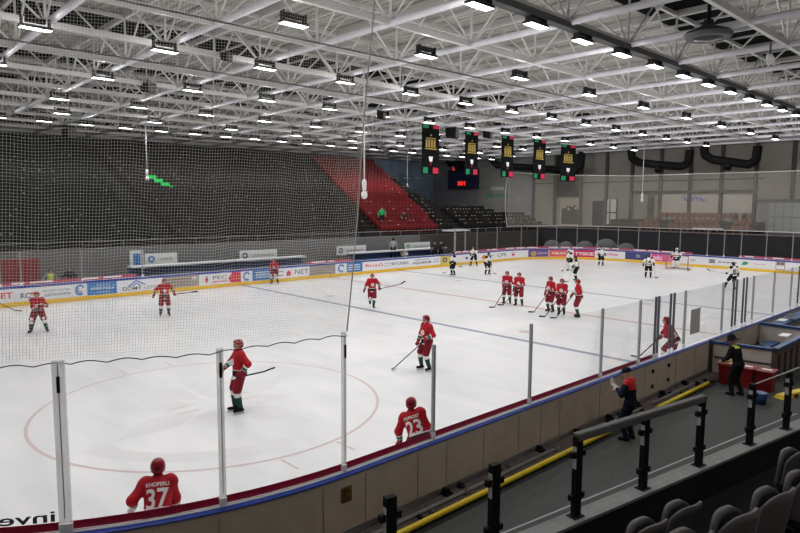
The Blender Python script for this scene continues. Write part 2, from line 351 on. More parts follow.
# notice plate outside
s = sx(outX(346.5)); t = empty('notice_plate', (0, 0, 0)); tag(t, 'small brown notice with dark lines stuck on the outside of near boards', 'notice')
mb = MB(); sweep(mb, [(.147, .60), (.152, .60), (.152, .86), (.147, .86)], s-.11, s+.11, step=.05); mb.build('plate', mat('notice_brown', (.16, .095, .03), .6), t)
mb = MB()
for k in range(5): sweep(mb, [(.1525, .63+k*.045), (.1545, .63+k*.045), (.1545, .65+k*.045), (.1525, .65+k*.045)], s-.085, s+.085-(k*37 % 5)*.02, step=.05)
mb.build('print_lines', 'black', t)
# red strip on the foot of the near glass, pink strips on far glass
mb = MB(); sweep(mb, [(-.012, 1.078), (-.007, 1.078), (-.007, 1.195), (-.012, 1.195)], -8, sx(nearX(655)), step=.3)
tag(mb.build('glass_strip', 'redstrip'), 'dark red strip along the foot of the near glass', 'glass strip')
def strip_far(s0, s1, label, k):
    t = empty('glass_strip'); tag(t, label, 'glass strip')
    mb = MB(); sweep(mb, [(.022, 1.078), (.027, 1.078), (.027, 1.27), (.022, 1.27)], min(s0, s1), max(s0, s1)); mb.build('strip', 'pinkstrip', t)
    mb = MB(); a = max(s0, s1)-.5; r = random.Random(k)
    while a > min(s0, s1)+1.2:
        w = .5+r.random()*.8; sweep(mb, [(.018, 1.15), (.0215, 1.15), (.0215, 1.24), (.018, 1.24)], a-w, a, step=.3); a -= w+.25+(1.2 if r.random() < .3 else 0)
    mb.build('white_print', 'adwhite', t)
strip_far(s_at(1), s_at(137), 'pink strip on the far glass behind the net, left of the benches', 1)
strip_far(s_at(306), s_at(352), 'short pink strip on the far glass between the two team benches', 2)
strip_far(s_at(452), s_at(692), 'long pink strip with white print around the far corner glass', 3)
strip_far(s_at(738), s_at(799.5), 'pink strip with white print on the far end glass, right of goal', 4)

# ------------------------------------------------------------------ posts and glass
def glass_post(s, w, z1, label, group, m='post', depth=.05, groove=False):
    x, y = P(s, .03); x2, y2 = P(s+.01, .03); rz = math.atan2(y2-y, x2-x)
    t = empty('glass_post', (x, y, 1.06), rz); tag(t, label, 'glass post', group)
    h = z1-1.06
    mb = MB(); mb.box((-w/2, -depth/2, .012), (w/2, depth/2, h)); mb.build('post', m, t)
    mb = MB(); mb.box((-w/2-.006, -depth/2-.008, .016), (w/2+.006, depth/2+.008, .13 if groove else .15)); mb.build('base_sleeve', 'postbase', t)
    if groove:
        mb = MB(); mb.box((-.006, -depth/2-.004, .21), (.006, -depth/2, h-.05)); mb.build('dark_joint', 'groove', t)
        mb = MB(); mb.box((-.02, -depth/2-.02, h-.42), (.02, -depth/2-.006, h-.2)); mb.build('clip', 'black', t)
    return t
def glass_panel(s0, s1, z1, label, group):
    mb = MB(); e = .03*(1 if s1 > s0 else -1)
    sweep(mb, [(.02, 1.075), (.032, 1.075), (.032, z1), (.02, z1)], s0+e, s1-e, step=.6)
    o = mb.build('glass_screen', 'glass'); tag(o, label, 'glass screen', group); return o
def s_of(x, y):
    ss = np.linspace(-RR*1.6, 0, 2000); d = [(P(s)[0]-x)**2+(P(s)[1]-y)**2 for s in ss]; return float(ss[int(np.argmin(d))])
cor = [-10.6, s_of(2.9, 2.15)-.2, s_of(4.51, 1.06), s_of(6.37, .26), sx(8.39)-STOT]
wid = [.10, .15, .15, .09, .06]
near = []
for i, (s, w) in enumerate(zip(cor, wid)): near.append((s, w, 3.41, 'cornerpost'))
for px in (430.5, 527, 598, 636): near.append((sx(nearX(px)), .052, 2.88, 'post'))
for px, m in ((651.5, 'postdark'), (654.5, 'postdark'), (666.5, 'postdark'), (669.8, 'postdark'), (681, 'post'), (719, 'post'), (729.6, 'postdark'), (732.6, 'postdark'), (739.6, 'postdark'), (742.6, 'postdark'), (749.5, 'post'), (770.5, 'post'), (788, 'post'), (795.5, 'postdark')):
    near.append((sx(nearX(px)), .055 if m == 'post' else .04, 2.88, m))
for X in (39, 42.5, 46, 49.5): near.append((sx(X), .06, 2.88, 'post'))
for i, (s, w, z, m) in enumerate(near):
    if i == 0: continue
    kind = {'post': 'light grey metal', 'postdark': 'dark metal', 'cornerpost': 'pale'}[m]
    if i <= 4: l = 'wide pale corner glass post under the net, %s from the net\'s free edge' % nth(5-i) if i < 4 else 'pale glass post at the free edge of the net'
    else: l = '%s glass post on near boards, %s after the net edge' % (kind, nth(i-4))
    glass_post(s, w, z, l, 'near side glass posts', m, .06, groove=i <= 4)
for i in range(1, len(near)-1):
    s0, s1 = near[i][0], near[i+1][0]; z = 3.40 if i < 4 else 2.85
    if s1 < s0: s1 += STOT if s1 < s0 else 0
    if s1-s0 < .35: continue
    l = 'tall corner glass pane under the net, %s from the net\'s free edge' % nth(4-i) if i < 4 else 'clear glass pane on near boards after the %s post past the net' % nth(i-4) if i > 4 else 'clear glass pane just past the free edge of the net'
    glass_panel(s0, s1, z, l, 'near side glass panes')
# grey square sheet on the near glass
X0, X1 = nearX(687), nearX(696.5); mb = MB(); mb.box((X0, -.042, 1.42), (X1, -.0325, 2.22)); tag(mb.build('grey_sheet', 'steelgrey'), 'grey square sheet hanging on the near glass beside the penalty box', 'sheet')
fp = [2, 22, 83, 143]; fe = [455.5, 477, 497, 521, 537, 556, 576.5, 597, 617.5, 637.5, 658, 679, 706.5, 723, 740, 765, 791]
for k, px in enumerate(fp): glass_post(s_at(px), .07, 2.9, 'thin glass post on far boards seen through the net, %s from the left' % nth(k+1), 'far side glass posts', 'postfar')
for k, px in enumerate(fe): glass_post(s_at(px), .06, 3.35, 'thin glass post around the far end, %s to the right of the benches' % nth(k+1), 'far end glass posts', 'postfar')
for k in range(3): glass_panel(s_at(fp[k]), s_at(fp[k+1]), 2.87, 'clear pane on far boards seen through the net, %s from the left' % nth(k+1), 'far side glass panes')
for k in range(len(fe)-1): glass_panel(s_at(fe[k]), s_at(fe[k+1]), 3.32, 'clear pane around the far end, %s to the right of the benches' % nth(k+1), 'far end glass panes')

# mirrored lettering stuck to the inside of the near corner glass
s0 = cor[2]-.13; v, f = text2d('inveni', bold=.015)[:2]; e = text2d('inveni', bold=.015)[2]
mb = MB(); h = .15; w = .98
pts = []
for q in v:
    s = s0-q[0]/e[0]*w; x, y = P(s, .010); pts.append((x, y, 1.215+q[1]/e[1]*h))
mb.add(pts, f); tag(mb.build('glass_lettering', 'adtext'), 'mirrored dark lettering on the corner glass above the red strip', 'lettering')

# ------------------------------------------------------------------ adverts on the far boards
def advert(px0, px1, base, items, label, z0=.235, z1=.935):
    sl, sr = s_at(px0), s_at(px1); w = abs(sl-sr)
    t = empty('board_advert', (*P(sl, -.01), z0)); loc = np.array(t.location); tag(t, label, 'advert', 'adverts on the boards')
    def put(polys, m, off, name):
        mb = MB()
        for v, f in polys:
            mb.add([np.array((*P(sl-q[0]*w, -off), z0+q[1]*(z1-z0)))-loc for q in v], f)
        o = mb.build(name, m, t); return o
    mb = MB(); sweep(mb, [(-.012, z0), (-.002, z0), (-.002, z1), (-.012, z1)], min(sl, sr)+.01, max(sl, sr)-.01)
    mb.v = [tuple(np.array(q)-loc) for q in mb.v]; mb.build('panel', base, t)
    for it in items: put(it[2], it[1], .016, it[0])
    return t
T = lambda s, x0, y0, x1, y1, b=.02: [fit_text(s, x0, y0, x1, y1, b)]
def lines(x0, x1, ys, h=.09, seed=0):
    r = random.Random(seed); out = []
    for y in ys:
        a = x0
        while a < x1-.02:
            wv = (.03+r.random()*.09)*(x1-x0)*1.5; b = min(x1, a+wv); out.append(rect2(a, y, b, y+h)); a = b+.02
    return out
advert(-40, 14, 'adwhite', [('lettering', 'adred', T('RUNET', .3, .30, .98, .75))], 'white advert with red lettering, cut by the left picture edge')
advert(14.5, 73, 'adwhite', [('lettering', 'adtext', T('RC', .10, .2, .26, .62)), ('logo', 'adorange', [disc2(.30, .55, .1, 12, .5)]), ('small_print', 'adtext', T('PROJEKT CENTER', .48, .52, .95, .72, 0)+T('GASTRONOMIA', .50, .22, .97, .44, 0))], 'white advert with orange spot, behind the leftmost red player')
advert(72.5, 87, 'adwhite', [('logo', 'adblue', [ring2(.5, .5, .28, .44, .5, 5.4, sx=.8)]), ('logo', 'adtext', [ring2(.5, .5, .14, .24, 2, 5.8, sx=.8)])], 'white advert with round blue logo beside blue panel, behind the net at left')
advert(87.3, 117, 'adblue', [('lettering', 'adwhite', T('BOWEN THULLA', .12, .42, .9, .6, .03)+T('SKLEP INTER', .3, .72, .78, .83, 0)+T('KONTAKT', .35, .16, .75, .27, 0))], 'blue advert with white lettering beside the white DOMY advert')
advert(117.5, 162, 'adwhite', [('lettering', 'adtext', T('DOMY', .11, .10, .52, .42, .01)), ('lettering', 'adtext', T('CZYSTE', .58, .16, .93, .38, -.005)), ('logo', 'adblue', [poly2([(.2, .42), (.38, .92), (.43, .92), (.25, .42)]), poly2([(.40, .85), (.60, .50), (.63, .55), (.43, .92)]), poly2([(.3, .45), (.41, .75), (.52, .45), (.48, .45), (.41, .65), (.34, .45)])])], 'white advert reading DOMY under blue roof logo')
advert(163, 199, 'adtan', [('slat_gap', 'adtext', [rect2(0, y, 1, y+.05) for y in (.2, .45, .7)]), ('handle', 'adwhite', [rect2(.80, .62, .93, .88)])], 'brown slatted bench gate in far boards beside the DOMY advert')
advert(202, 228.5, 'adwhite', [('logo', 'adred', [poly2([(.17, .75), (.24, .45), (.17, .15), (.10, .45)])]), ('logo', 'adtext', [poly2([(.17, .85), (.21, .66), (.17, .55), (.13, .66)])]), ('lettering', 'adtext', T('PEC', .40, .42, .93, .78, 0)), ('small_print', 'adred', lines(.38, .95, [.16], .12, 4))], 'white advert reading PEC with red diamond logo')
advert(228.5, 241, 'adred', [('shape', 'adwhite', [poly2([(0, .98), (.28, .98), (0, .45)]), poly2([(0, .02), (.2, .02), (0, .32)])]), ('lettering', 'adorange', lines(.25, .9, [.35, .6], .1, 5))], 'short red advert beside the PEC advert')
advert(241.3, 252, 'adwhite', [('logo', 'adblue', [ring2(.5, .5, .26, .44, .5, 5.4, sx=.75)])], 'small white advert with round blue logo, right of the red advert')
advert(252.2, 274, 'adblue', [('lettering', 'adwhite', lines(.15, .85, [.25, .5, .72], .12, 7))], 'blue advert behind the red player by the far boards')
advert(274.5, 309, 'adwhite', [('lettering', 'adtext', T('C', .05, .25, .25, .72, 0)+T('NET', .58, .3, .98, .75, 0)), ('logo', 'adred', [poly2([(.40, .8), (.46, .5), (.46, .2), (.34, .2), (.34, .5)])])], 'white advert with NET lettering, right of the red player by far boards')
advert(309.3, 335.5, 'adgrey', [('lettering', 'adtan', lines(.1, .9, [.3, .55, .75], .1, 9))], 'dark grey brown advert left of a white round logo, by centre line')
advert(336, 346.5, 'adwhite', [('logo', 'adblue', [ring2(.5, .5, .26, .44, .5, 5.4, sx=.75)])], 'small white advert with round blue logo at the centre line')
advert(346.8, 362.5, 'adblue', [('lettering', 'adwhite', lines(.1, .85, [.2, .45, .7], .12, 11))], 'blue advert just right of the centre line on far boards')
advert(363, 410.5, 'adwhite', [('lettering', 'adred', T('RivaG', .05, .38, .40, .72, .01)), ('small_print', 'adtext', lines(.43, .56, [.3, .6], .1, 12)), ('lettering', 'adtext', T('TURBEL', .66, .36, .97, .68, .01)), ('logo', 'adtext', [ring2(.61, .55, .07, .15, n=10, sx=.25)])], 'white advert with red script and dark TURBEL lettering')
advert(411, 440, 'adwhite', [('lettering', 'adtext', T('AQUARIUM', .05, .2, .68, .55, .02)+T('SERWIS', .12, .68, .62, .82, 0)), ('small_print', 'adblue', lines(.75, .97, [.3, .6], .12, 13))], 'white advert with dark AQUARIUM lettering')
advert(440.5, 450, 'adyellow', [('logo', 'adtext', [ring2(.45, .5, .15, .32, n=14, sx=.8)])], 'mustard yellow advert behind the white player at far boards')
advert(452, 476, 'adwhite', [('logo', 'adtext', [disc2(.6, .5, .16, 10, .4)])], 'plain white advert between two white players at far boards')
advert(477, 495, 'adwhite', [('logo', 'adorange', [disc2(.4, .4, .3, 12, .5)]), ('lettering', 'adtext', lines(.6, .95, [.5], .12, 15))], 'white advert with orange logo behind the bent white player')
advert(495.5, 527, 'adwhite', [('lettering', 'adtext', T('CPS', .06, .3, .36, .78, .01)), ('logo', 'adred', [disc2(.6, .45, .16, 10, .35)]), ('small_print', 'adtext', lines(.52, .72, [.7], .1, 16))], 'white advert reading CPS in the far corner')
advert(528, 548.5, 'adpurple', [('logo', 'adgold', [ring2(.28, .5, .1, .3, n=12, sx=.5), rect2(.2, .08, .36, .2)]), ('lettering', 'adwhite', T('BROWARY', .5, .42, .96, .62, .01))], 'purple advert with gold logo in the far corner')
advert(549, 567, 'adcoral', [('lettering', 'adwhite', T('KIJLEC', .15, .28, .98, .66, .02))], 'coral advert with pale lettering beside the TYSKIE advert')
advert(573.5, 595, 'adred', [('lettering', 'adwhite', T('TYSKIE', .06, .24, .95, .72, .03))], 'dark red advert reading TYSKIE in white')
advert(596, 624.5, 'adwhite', [('lettering', 'adred', T('Rolltex', .28, .38, .78, .78, .01)), ('shape', 'adred', [poly2([(0, .3), (.25, .55), (.25, .62), (0, .4)])])], 'white advert with red script beside the player at the far end')
advert(625, 650.5, 'adnavy', [('lettering', 'adwhite', lines(.45, .62, [.35, .6], .12, 19))], 'navy blue advert left of the pink advert')
advert(651, 676, 'adpink', [('lettering', 'adwhite', T('ndc:', .10, .2, .46, .82, .03))], 'bright pink advert with white lettering behind the goal')
advert(689.5, 740, 'adwhite', [('lettering', 'adtext', T('DKT', .02, .34, .13, .62, .01)), ('logo', 'adtext', [rect2(.40, .3, .52, .5), rect2(.40, .56, .52, .74)]), ('small_print', 'adtext', lines(.58, .98, [.42], .12, 20))], 'white advert with small dark print right of the goal')
advert(740.5, 773, 'adwhite', [('logo', 'adgreen', [poly2([(.02, .3), (.1, .75), (.26, .7), (.2, .35)])]), ('small_print', 'adcoral', lines(.4, .8, [.5], .08, 21))], 'white advert with a small green mark, right of the standing white player')
advert(775.5, 785, 'adtan', [('mark', 'adtext', [rect2(.22, .62, .42, .9), rect2(.6, .62, .8, .9)]), ('shape', 'adwhite', [rect2(.1, .12, .9, .55)])], 'small grey square with two dark marks on far end boards')

# ------------------------------------------------------------------ protective nets
def edge_s(z): return -.08+(z-3.4)*.112
t = empty('protective_net', (0, 0, 0)); tag(t, 'pale protective net hanging above the near corner glass', 'net')
mb = MB(); SL = -8.4; NV = 225; ZT = 11.5
def netpt(u, z):
    s = SL+u*(edge_s(z)-SL); fall = max(0, 1-(z-3.4)/7)
    fall *= min(1, .25+(z-3.4)/1.5); o = .03+.05*math.sin(s*5.1+z*.35)*fall+.04*math.sin(s*2.3+1)+.015*math.sin(s*13+z)*fall
    return (*P(s, o), z+.016*math.sin(s*3.4+.6)*fall+.012*math.sin(s*9.1)*fall)
for i in range(NV+1):
    u = i/NV; mb.tube([netpt(u, z) for z in np.linspace(3.42, ZT, 24)], .0018, 3, caps=False, smooth=False)
for z in np.arange(3.42, ZT, .0415): mb.tube([netpt(u, z) for u in np.linspace(0, 1, 90)], .0018, 3, caps=False, smooth=False)
mb.build('mesh', 'net', t)
mb = MB()
us = np.linspace(0, 1, 240); pts = []
for u in us: x, y, z = netpt(u, 3.42); pts.append((x, y, z-.075+.035*abs(math.sin(u*60))))
mb.tube(pts, .008, 5); mb.build('hem_rope', 'hem', t)
mb = MB(); mb.tube([netpt(1, z) for z in np.linspace(3.42, ZT, 30)], .012, 5); mb.build('edge_rope', 'rope', t)
# net behind the far goal
t = empty('protective_net', (0, 0, 0)); tag(t, 'large grey protective net hanging behind the far goal', 'net')
mb = MB(); sN0, sN1 = SA+2.0, SA+2*SQ+SB
ZF = lambda s: 8.35+.35*max(0, (s-(SA+SQ+SB))/SQ)
for s in np.arange(sN0, sN1, .10): mb.tube([(*P(s, .04), z) for z in (3.36, 5.5, ZF(s))], .0055, 3, caps=False)
for k in range(50):
    q = k/50; mb.tube([(*P(s, .04), 3.36+q*(ZF(s)-3.36)) for s in np.linspace(sN0, sN1, 60)], .0055, 3, caps=False)
mb.build('mesh', 'netfar', t)
mb = MB(); mb.tube([(*P(s, .04), ZF(s)) for s in np.linspace(sN0, sN1, 60)], .03, 5); mb.build('top_rope', 'rope', t)
mb = MB(); mb.tube([(*P(s, .04), 3.38) for s in np.linspace(sN0, sN1, 60)], .03, 5); mb.build('bottom_rope', 'rope', t)
mb = MB(); mb.tube([(*P(sN1, .04+.3*math.sin(PI*q)), 3.36+q*(ZF(sN1)-3.36)) for q in np.linspace(0, 1, 10)], .03, 5); mb.build('edge_rope', 'rope', t)

# ------------------------------------------------------------------ far goal
t = empty('hockey_goal', (RL-4, RW/2, 0)); tag(t, 'hockey goal with a rust-coloured frame and white net at the far end', 'goal')
for sy in (-1, 1): mb = MB(); mb.tube([(0, sy*.93, .005), (0, sy*.93, 1.22)], .045, 8); mb.build('goal_post', 'goalred', t)
mb = MB(); mb.tube([(0, -.97, 1.22), (0, .97, 1.22)], .045, 8); mb.build('crossbar', 'goalred', t)
mb = MB(); mb.tube([(0, -.93, .05), (.9, -.8, .05), (1.1, 0, .05), (.9, .8, .05), (0, .93, .05)], .04, 8); mb.build('base_frame', 'goalred', t)
mb = MB()
for q in np.linspace(-1, 1, 17):
    b = 1.08-.18*q*q; mb.tube([(0, q*.92, 1.22), (.45, q*.88, 1.2), (b, q*.84, .05)], .007, 4)
for q in np.linspace(.05, .95, 9):
    mb.tube([(.02, -.92, 1.2*q), (.45+.5*(1-q), -.84, 1.2*q), (.5+.55*(1-q), 0, 1.2*q), (.45+.5*(1-q), .84, 1.2*q), (.02, .92, 1.2*q)], .007, 4)
mb.build('goal_net', 'adwhite', t)
# ------------------------------------------------------------------ hall shell
XE, YF, XW, YN = 71.5, 58.5, -10., -11.
mb = MB(); mb.box((XE, YN, -.2), (XE+.4, 40.2, 14.2)); struct(mb, 'wall_end', 'wall')
mb = MB(); mb.box((XE, 40.2, -.2), (XE+.4, YF, 14.2)); struct(mb, 'wall_end_corner', 'wallcorner')
mb = MB(); mb.box((XW, YF, -.2), (56.5, YF+.4, 14.2)); struct(mb, 'wall_far', 'walldark'); mb = MB(); mb.box((56.5, YF, -.2), (XE, YF+.4, 14.2)); struct(mb, 'wall_far_corner', 'wallblue')
mb = MB(); mb.box((XW-.4, YN, -.2), (XW, YF, 14.2)); struct(mb, 'wall_left', 'wallunseen')
mb = MB(); mb.box((XW, YN-.4, -.2), (XE, YN, 14.2)); struct(mb, 'wall_near', 'wallunseen')
ZD = 14.0
mb = MB(); pr = []; X = XW
while X < XE: pr += [(X, ZD), (X+.16, ZD), (X+.20, ZD+.07), (X+.36, ZD+.07)]; X += .4
n = len(pr); mb.add([(x, YN, z) for x, z in pr]+[(x, YF, z) for x, z in pr], [(i, n+i, n+i+1, i+1) for i in range(n-1)])
struct(mb, 'ceiling', 'deck')
mb = MB(); mb.box((XW, YN, ZD+.09), (XE+.4, YF+.4, ZD+.3)); struct(mb, 'ceiling_roof', 'deck')
for y0, y1 in ((22.3, 26.0), (31.0, 34.4), (2.5, 5.6), (-3.6, -1.4), (40.6, 42.6)):
    mb = MB(); mb.box((XW+4, y0, ZD-.09), (66, y1, ZD-.03)); struct(mb, 'ceiling_dark_strip', 'darkstrip')
# roof trusses: bottom and top chords both ways, verticals and diagonals
ZB, ZT2 = 11.72, 13.72; G = 4.3
GX = [12.98+G*i for i in range(-4, 14)]; GY = [4.35+4.33*j for j in range(-3, 13)]
x0, x1, y0, y1 = GX[0]-1, GX[-1], GY[0]-1, GY[-1]
for X in GX:
    mb = MB(); mb.tube([(X, y0, ZB), (X, y1, ZB)], .125, 8); struct(mb, 'beam_bottom_chord', 'steel')
    mb = MB(); mb.bar((X, y0, ZT2), (X, y1, ZT2), .16, .16); struct(mb, 'beam_top_chord', 'steelgrey')
    mb = MB()
    for j, Y in enumerate(GY):
        for s in (-1, 1):
            if y0 <= Y+s*2.1 <= y1+.1: mb.tube([(X, Y, ZB), (X, Y+s*2.165, ZT2)], .042, 6)
        mb.tube([(X, Y, ZB), (X, Y, ZT2)], .05, 6)
    struct(mb, 'beam_web', 'web')
for Y in GY:
    mb = MB(); mb.bar((x0, Y, ZB+.03), (x1, Y, ZB+.03), .16, .22); struct(mb, 'beam_bottom_chord', 'steelgrey')
    mb = MB(); mb.bar((x0, Y, ZT2), (x1, Y, ZT2), .15, .15); struct(mb, 'beam_top_chord', 'steelgrey')
    mb = MB()
    for X in GX:
        for s in (-1, 1):
            if x0 <= X+s*2.1 <= x1+.1: mb.tube([(X, Y, ZB), (X+s*2.15, Y, ZT2)], .042, 6)
    struct(mb, 'beam_web', 'web')
for k in range(int((x1-x0)/2.15)):
    X = x0+1+k*2.15; mb = MB(); mb.bar((X, y0, ZT2+.17), (X, y1, ZT2+.17), .09, .14); struct(mb, 'beam_purlin', 'steelgrey')
mb = MB(); mb.bar((x0, 56.4, 11.95), (x1+2, 56.4, 11.95), .5, .5); struct(mb, 'beam_edge', 'steel')
mb = MB(); mb.bar((71.2, y0, 12.1), (71.2, 56, 12.1), .3, .6); struct(mb, 'beam_edge', 'steel')
t = empty('cable_tray', (0, 4.35, 11.5)); tag(t, 'long dark cable tray carrying the nearest lamp row under the roof', 'cable tray')
mb = MB(); mb.bar((0, -.02, .02), (66, -.02, .02), .34, .06); mb.build('tray', 'tray', t)
for y in (-.18, .14): mb = MB(); mb.bar((0, y, .09), (66, y, .09), .03, .2); mb.build('side_rail', 'tray', t)
for k, (a, b) in enumerate((((2, 11.6, 11.35), (64, 11.2, 11.45)), ((0, 19.5, 11.45), (66, 19.2, 11.5)))):
    mb = MB(); mb.tube([a, b], .035, 5); tag(mb.build('ceiling_cable', 'tray'), 'thin dark cable strung below the roof, %s lamp rows' % ('between the second and third' if k == 0 else 'between the third and fourth'), 'cable')

# ------------------------------------------------------------------ lamps
lamp_mesh = {}
def lamp(X, Y, label, first=[None]):
    z = 11.24
    if first[0] is None:
        t = empty('ceiling_lamp', (X, Y, z))
        mb = MB(); mb.box((-.48, -.17, .015), (.48, .17, .10)); mb.build('housing', 'lampbody', t)
        mb = MB(); mb.box((-.47, -.16, .0), (.47, .16, .014)); mb.build('lens', 'lens', t)
        mb = MB(); mb.box((-.3, -.1, .22), (.3, .1, .36)); mb.build('driver_box', 'lampbody', t)
        for s in (-1, 1): mb = MB(); mb.box((s*.42-.02, -.12, .1), (s*.42+.02, .12, .40)); mb.build('bracket', 'lampbody', t)
        ld = bpy.data.lights.new('lamp_light', 'AREA'); ld.shape = 'RECTANGLE'; ld.size = .94; ld.size_y = .26; ld.energy = LAMP_W; ld.color = (1, .985, .965); ld.spread = math.radians(150)
        lo = bpy.data.objects.new('lamp_light', ld); COL.objects.link(lo); lo.parent = t; lo.location = (0, 0, -.008)
        lu = bpy.data.lights.new('roof_fill', 'POINT'); lu.shadow_soft_size = .10; lu.energy = LAMP_W*.74; lu.color = (1, .985, .975)      # added point light below the flat lens, brightens the roof steel
        lo = bpy.data.objects.new('roof_fill', lu); COL.objects.link(lo); lo.parent = t; lo.location = (0, 0, -.12)
        first[0] = t
    else:
        t = copy_tree(first[0]); t.location = (X, Y, z)
    tag(t, label, 'lamp', 'ceiling lamps')
LAMP_W = 76
for nm, Y, x0_, st in (('nearest dense', 4.35, 2.6, 2.855), ('second', 9.8, 1.75, 6.15), ('third', 16.3, 3.7, 4.40), ('fourth', 23.6, 3.8, 4.40), ('fifth', 31.5, 4.0, 4.40), ('sixth', 37.8, 2.4, 6.1), ('farthest dense', 43.0, 3.4, 2.85), ('added unseen near stand', -6.6, 3.0, 11.0)):  # last row is added out of view as fill for the walkway side
    X = x0_; k = 1
    while X < 66.5:
        lamp(X, Y, 'white strip lamp, %s from the left in the %s lamp row' % (nth(k), nm)); X += st; k += 1

# ------------------------------------------------------------------ things hung from the roof
def hung_mic(top, bot, label):
    t = empty('hanging_microphone', top); tag(t, label, 'microphone', 'hanging microphones'); L = top[2]-bot[2]
    mb = MB(); mb.tube([(0, 0, 0), (0, 0, -L+.9)], .035, 6); mb.build('cable', 'white', t)
    mb = MB(); mb.lathe((0, 0, -L), [(.05, 0), (.13, .08), (.15, .2), (.12, .32), (.06, .38), (.10, .44), (.11, .8), (.05, .92)], 10); mb.build('capsule', 'white', t)
for (a, b, l) in (((145.5, 124), (148.5, 181), 'white hanging rod microphone in front of dark far stand, behind the net'), ((364.3, 66), (364, 199), 'long white hanging microphone beside the free edge of the net'), ((407.5, 152), (408, 191), 'white hanging microphone left of the first banner by red seats'), ((644.5, 143), (643.5, 202), 'white hanging microphone in front of the far end wall')):
    A = at(*a, z=11.75); B = at(*b, Y=A[1]); hung_mic(A, B, l)
for i, (px0, px1, yt, yb) in enumerate(((422, 439.5, 124, 174), (465.5, 478.5, 131, 175), (502, 514, 135, 177), (534, 546, 139, 179), (561, 576, 144, 181))):
    a = at(px0, yt, Y=26.0); b = at(px1, yt+1, Y=26.0); c = at(px0, yb, Y=26.0); zt = (a[2]+b[2])/2; w = b[0]-a[0]; h = zt-c[2]
    t = empty('hanging_banner', (a[0], 26.0, zt)); tag(t, 'black hanging banner with green and red corners, %s of five from the left' % nth(i+1), 'banner', 'hanging banners')
    mb = MB(); n = 8
    fr = [(w*q, .02*math.sin(q*7+i)) for q in np.linspace(0, 1, n+1)]
    mb.add([(x, y, 0) for x, y in fr]+[(x, y, -h) for x, y in fr]+[(x, y+.012, 0) for x, y in fr]+[(x, y+.012, -h) for x, y in fr],
           [(k, k+n+1, k+n+2, k+1) for k in range(n)]+[(2*n+2+k, 2*n+3+k, 3*n+4+k, 3*n+3+k) for k in range(n)]); mb.build('cloth', 'banner', t)
    mb = MB(); mb.tube([(-.05, 0, .02), (w+.05, 0, .02)], .035, 6); mb.build('rod', 'white', t)
    for s in (.1, .9): mb = MB(); mb.tube([(w*s, 0, .02), (w*s, 0, max(.1, 11.7-zt))], .012, 4); mb.build('suspension', 'tray', t)
    def bp(name, m, polys):
        mb = MB()
        for v, f in polys: mb.add([(x*w, -.035, -h*(1-y)) for x, y in v], f)
        mb.build(name, m, t)
    [bp(n_, m_, [q_]) for n_, m_, q_ in (('green_corner', 'bgreen', rect2(.04, .92, .36, .99)), ('green_corner', 'bgreen', rect2(.06, .02, .34, .14)), ('red_corner', 'bred', rect2(.62, .92, .96, .99)), ('red_corner', 'bred', rect2(.62, .02, .94, .14)))]
    bp('gold_print', 'gold', [rect2(.2+.15*k, .54, .31+.15*k, .70) for k in range(4)]+[rect2(.16, .50, .84, .525), rect2(.22, .715, .78, .735), poly2([(.44, .77), (.5, .82), (.56, .77)])])
    bp('pennant', 'adwhite', [poly2([(.38, .36), (.62, .36), (.58, .26), (.42, .26)])]); bp('pennant_tip', 'glovered', [poly2([(.43, .25), (.57, .25), (.5, .16)])])
def speaker(px, py, Y, s, label, rz=.5):
    p = at(px, py, Y=Y); t = empty('loudspeaker', p, rz); tag(t, label, 'loudspeaker', 'loudspeakers under the roof')
    mb = MB(); mb.add([(-s*.7, -s*.5, -s*.6), (s*.7, -s*.5, -s*.6), (s*.5, s*.5, -s*.4), (-s*.5, s*.5, -s*.4), (-s*.7, -s*.6, s*.5), (s*.7, -s*.6, s*.5), (s*.5, s*.5, s*.5), (-s*.5, s*.5, s*.5)], [(0, 3, 2, 1), (4, 5, 6, 7), (0, 1, 5, 4), (1, 2, 6, 5), (2, 3, 7, 6), (3, 0, 4, 7)]); mb.build('cabinet', 'black', t)
    mb = MB(); mb.box((-s*.6, -s*.62, -s*.5), (s*.6, -s*.57, s*.42)); mb.build('grille', 'tray', t)
    mb = MB(); mb.tube([(0, 0, s*.5), (0, 0, max(s, 11.8-p[2]))], .03, 5); mb.build('hanger', 'tray', t)
speaker(451.5, 133, 26.5, .8, 'black loudspeaker hanging between the first and second banner')
speaker(487, 134.5, 26.5, .6, 'black loudspeaker just right of the second banner')
speaker(226, 57, 17, .33, 'small dark loudspeaker hanging high in the roof behind the net')
speaker(147.5, 88, 26, .5, 'dark loudspeaker high above the left part of the ice')
speaker(461, 104, 22, .5, 'small black loudspeaker above the first banner')
speaker(68, 133.5, 50, .7, 'dark loudspeaker at roof edge above the far stand, left')
speaker(381, 116, 22, .4, 'small dark loudspeaker left of the first banner, under the roof')
p = at(708, 35, z=11.35); t = empty('round_ceiling_fan', p)
t.name = 'round_speaker'; tag(t, 'large round dark saucer-shaped loudspeaker hanging at the top right', 'loudspeaker')
mb = MB(); mb.lathe((0, 0, 0), [(.1, -.16), (.68, -.10), (.78, .0), (.72, .10), (.45, .2), (.2, .32), (.16, .5)], 28); mb.build('dish', 'lampbody', t)
mb = MB(); mb.lathe((0, 0, 0), [(.70, -.12), (.80, -.02), (.80, .02), (.70, .0)], 28); mb.build('rim', 'tray', t)
mb = MB(); mb.tube([(0, 0, .5), (0, 0, 2.64)], .07, 8); mb.build('stem', 'black', t)
p = at(770, 56, z=11.2); t = empty('spotlight', p); tag(t, 'small grey spotlight clamped to roof chord at the right edge', 'spotlight')
mb = MB(); mb.tube([(-.16, -.08, -.22), (.12, .06, .06)], [.16, .11], 12); mb.build('lamp_can', 'steelgrey', t)
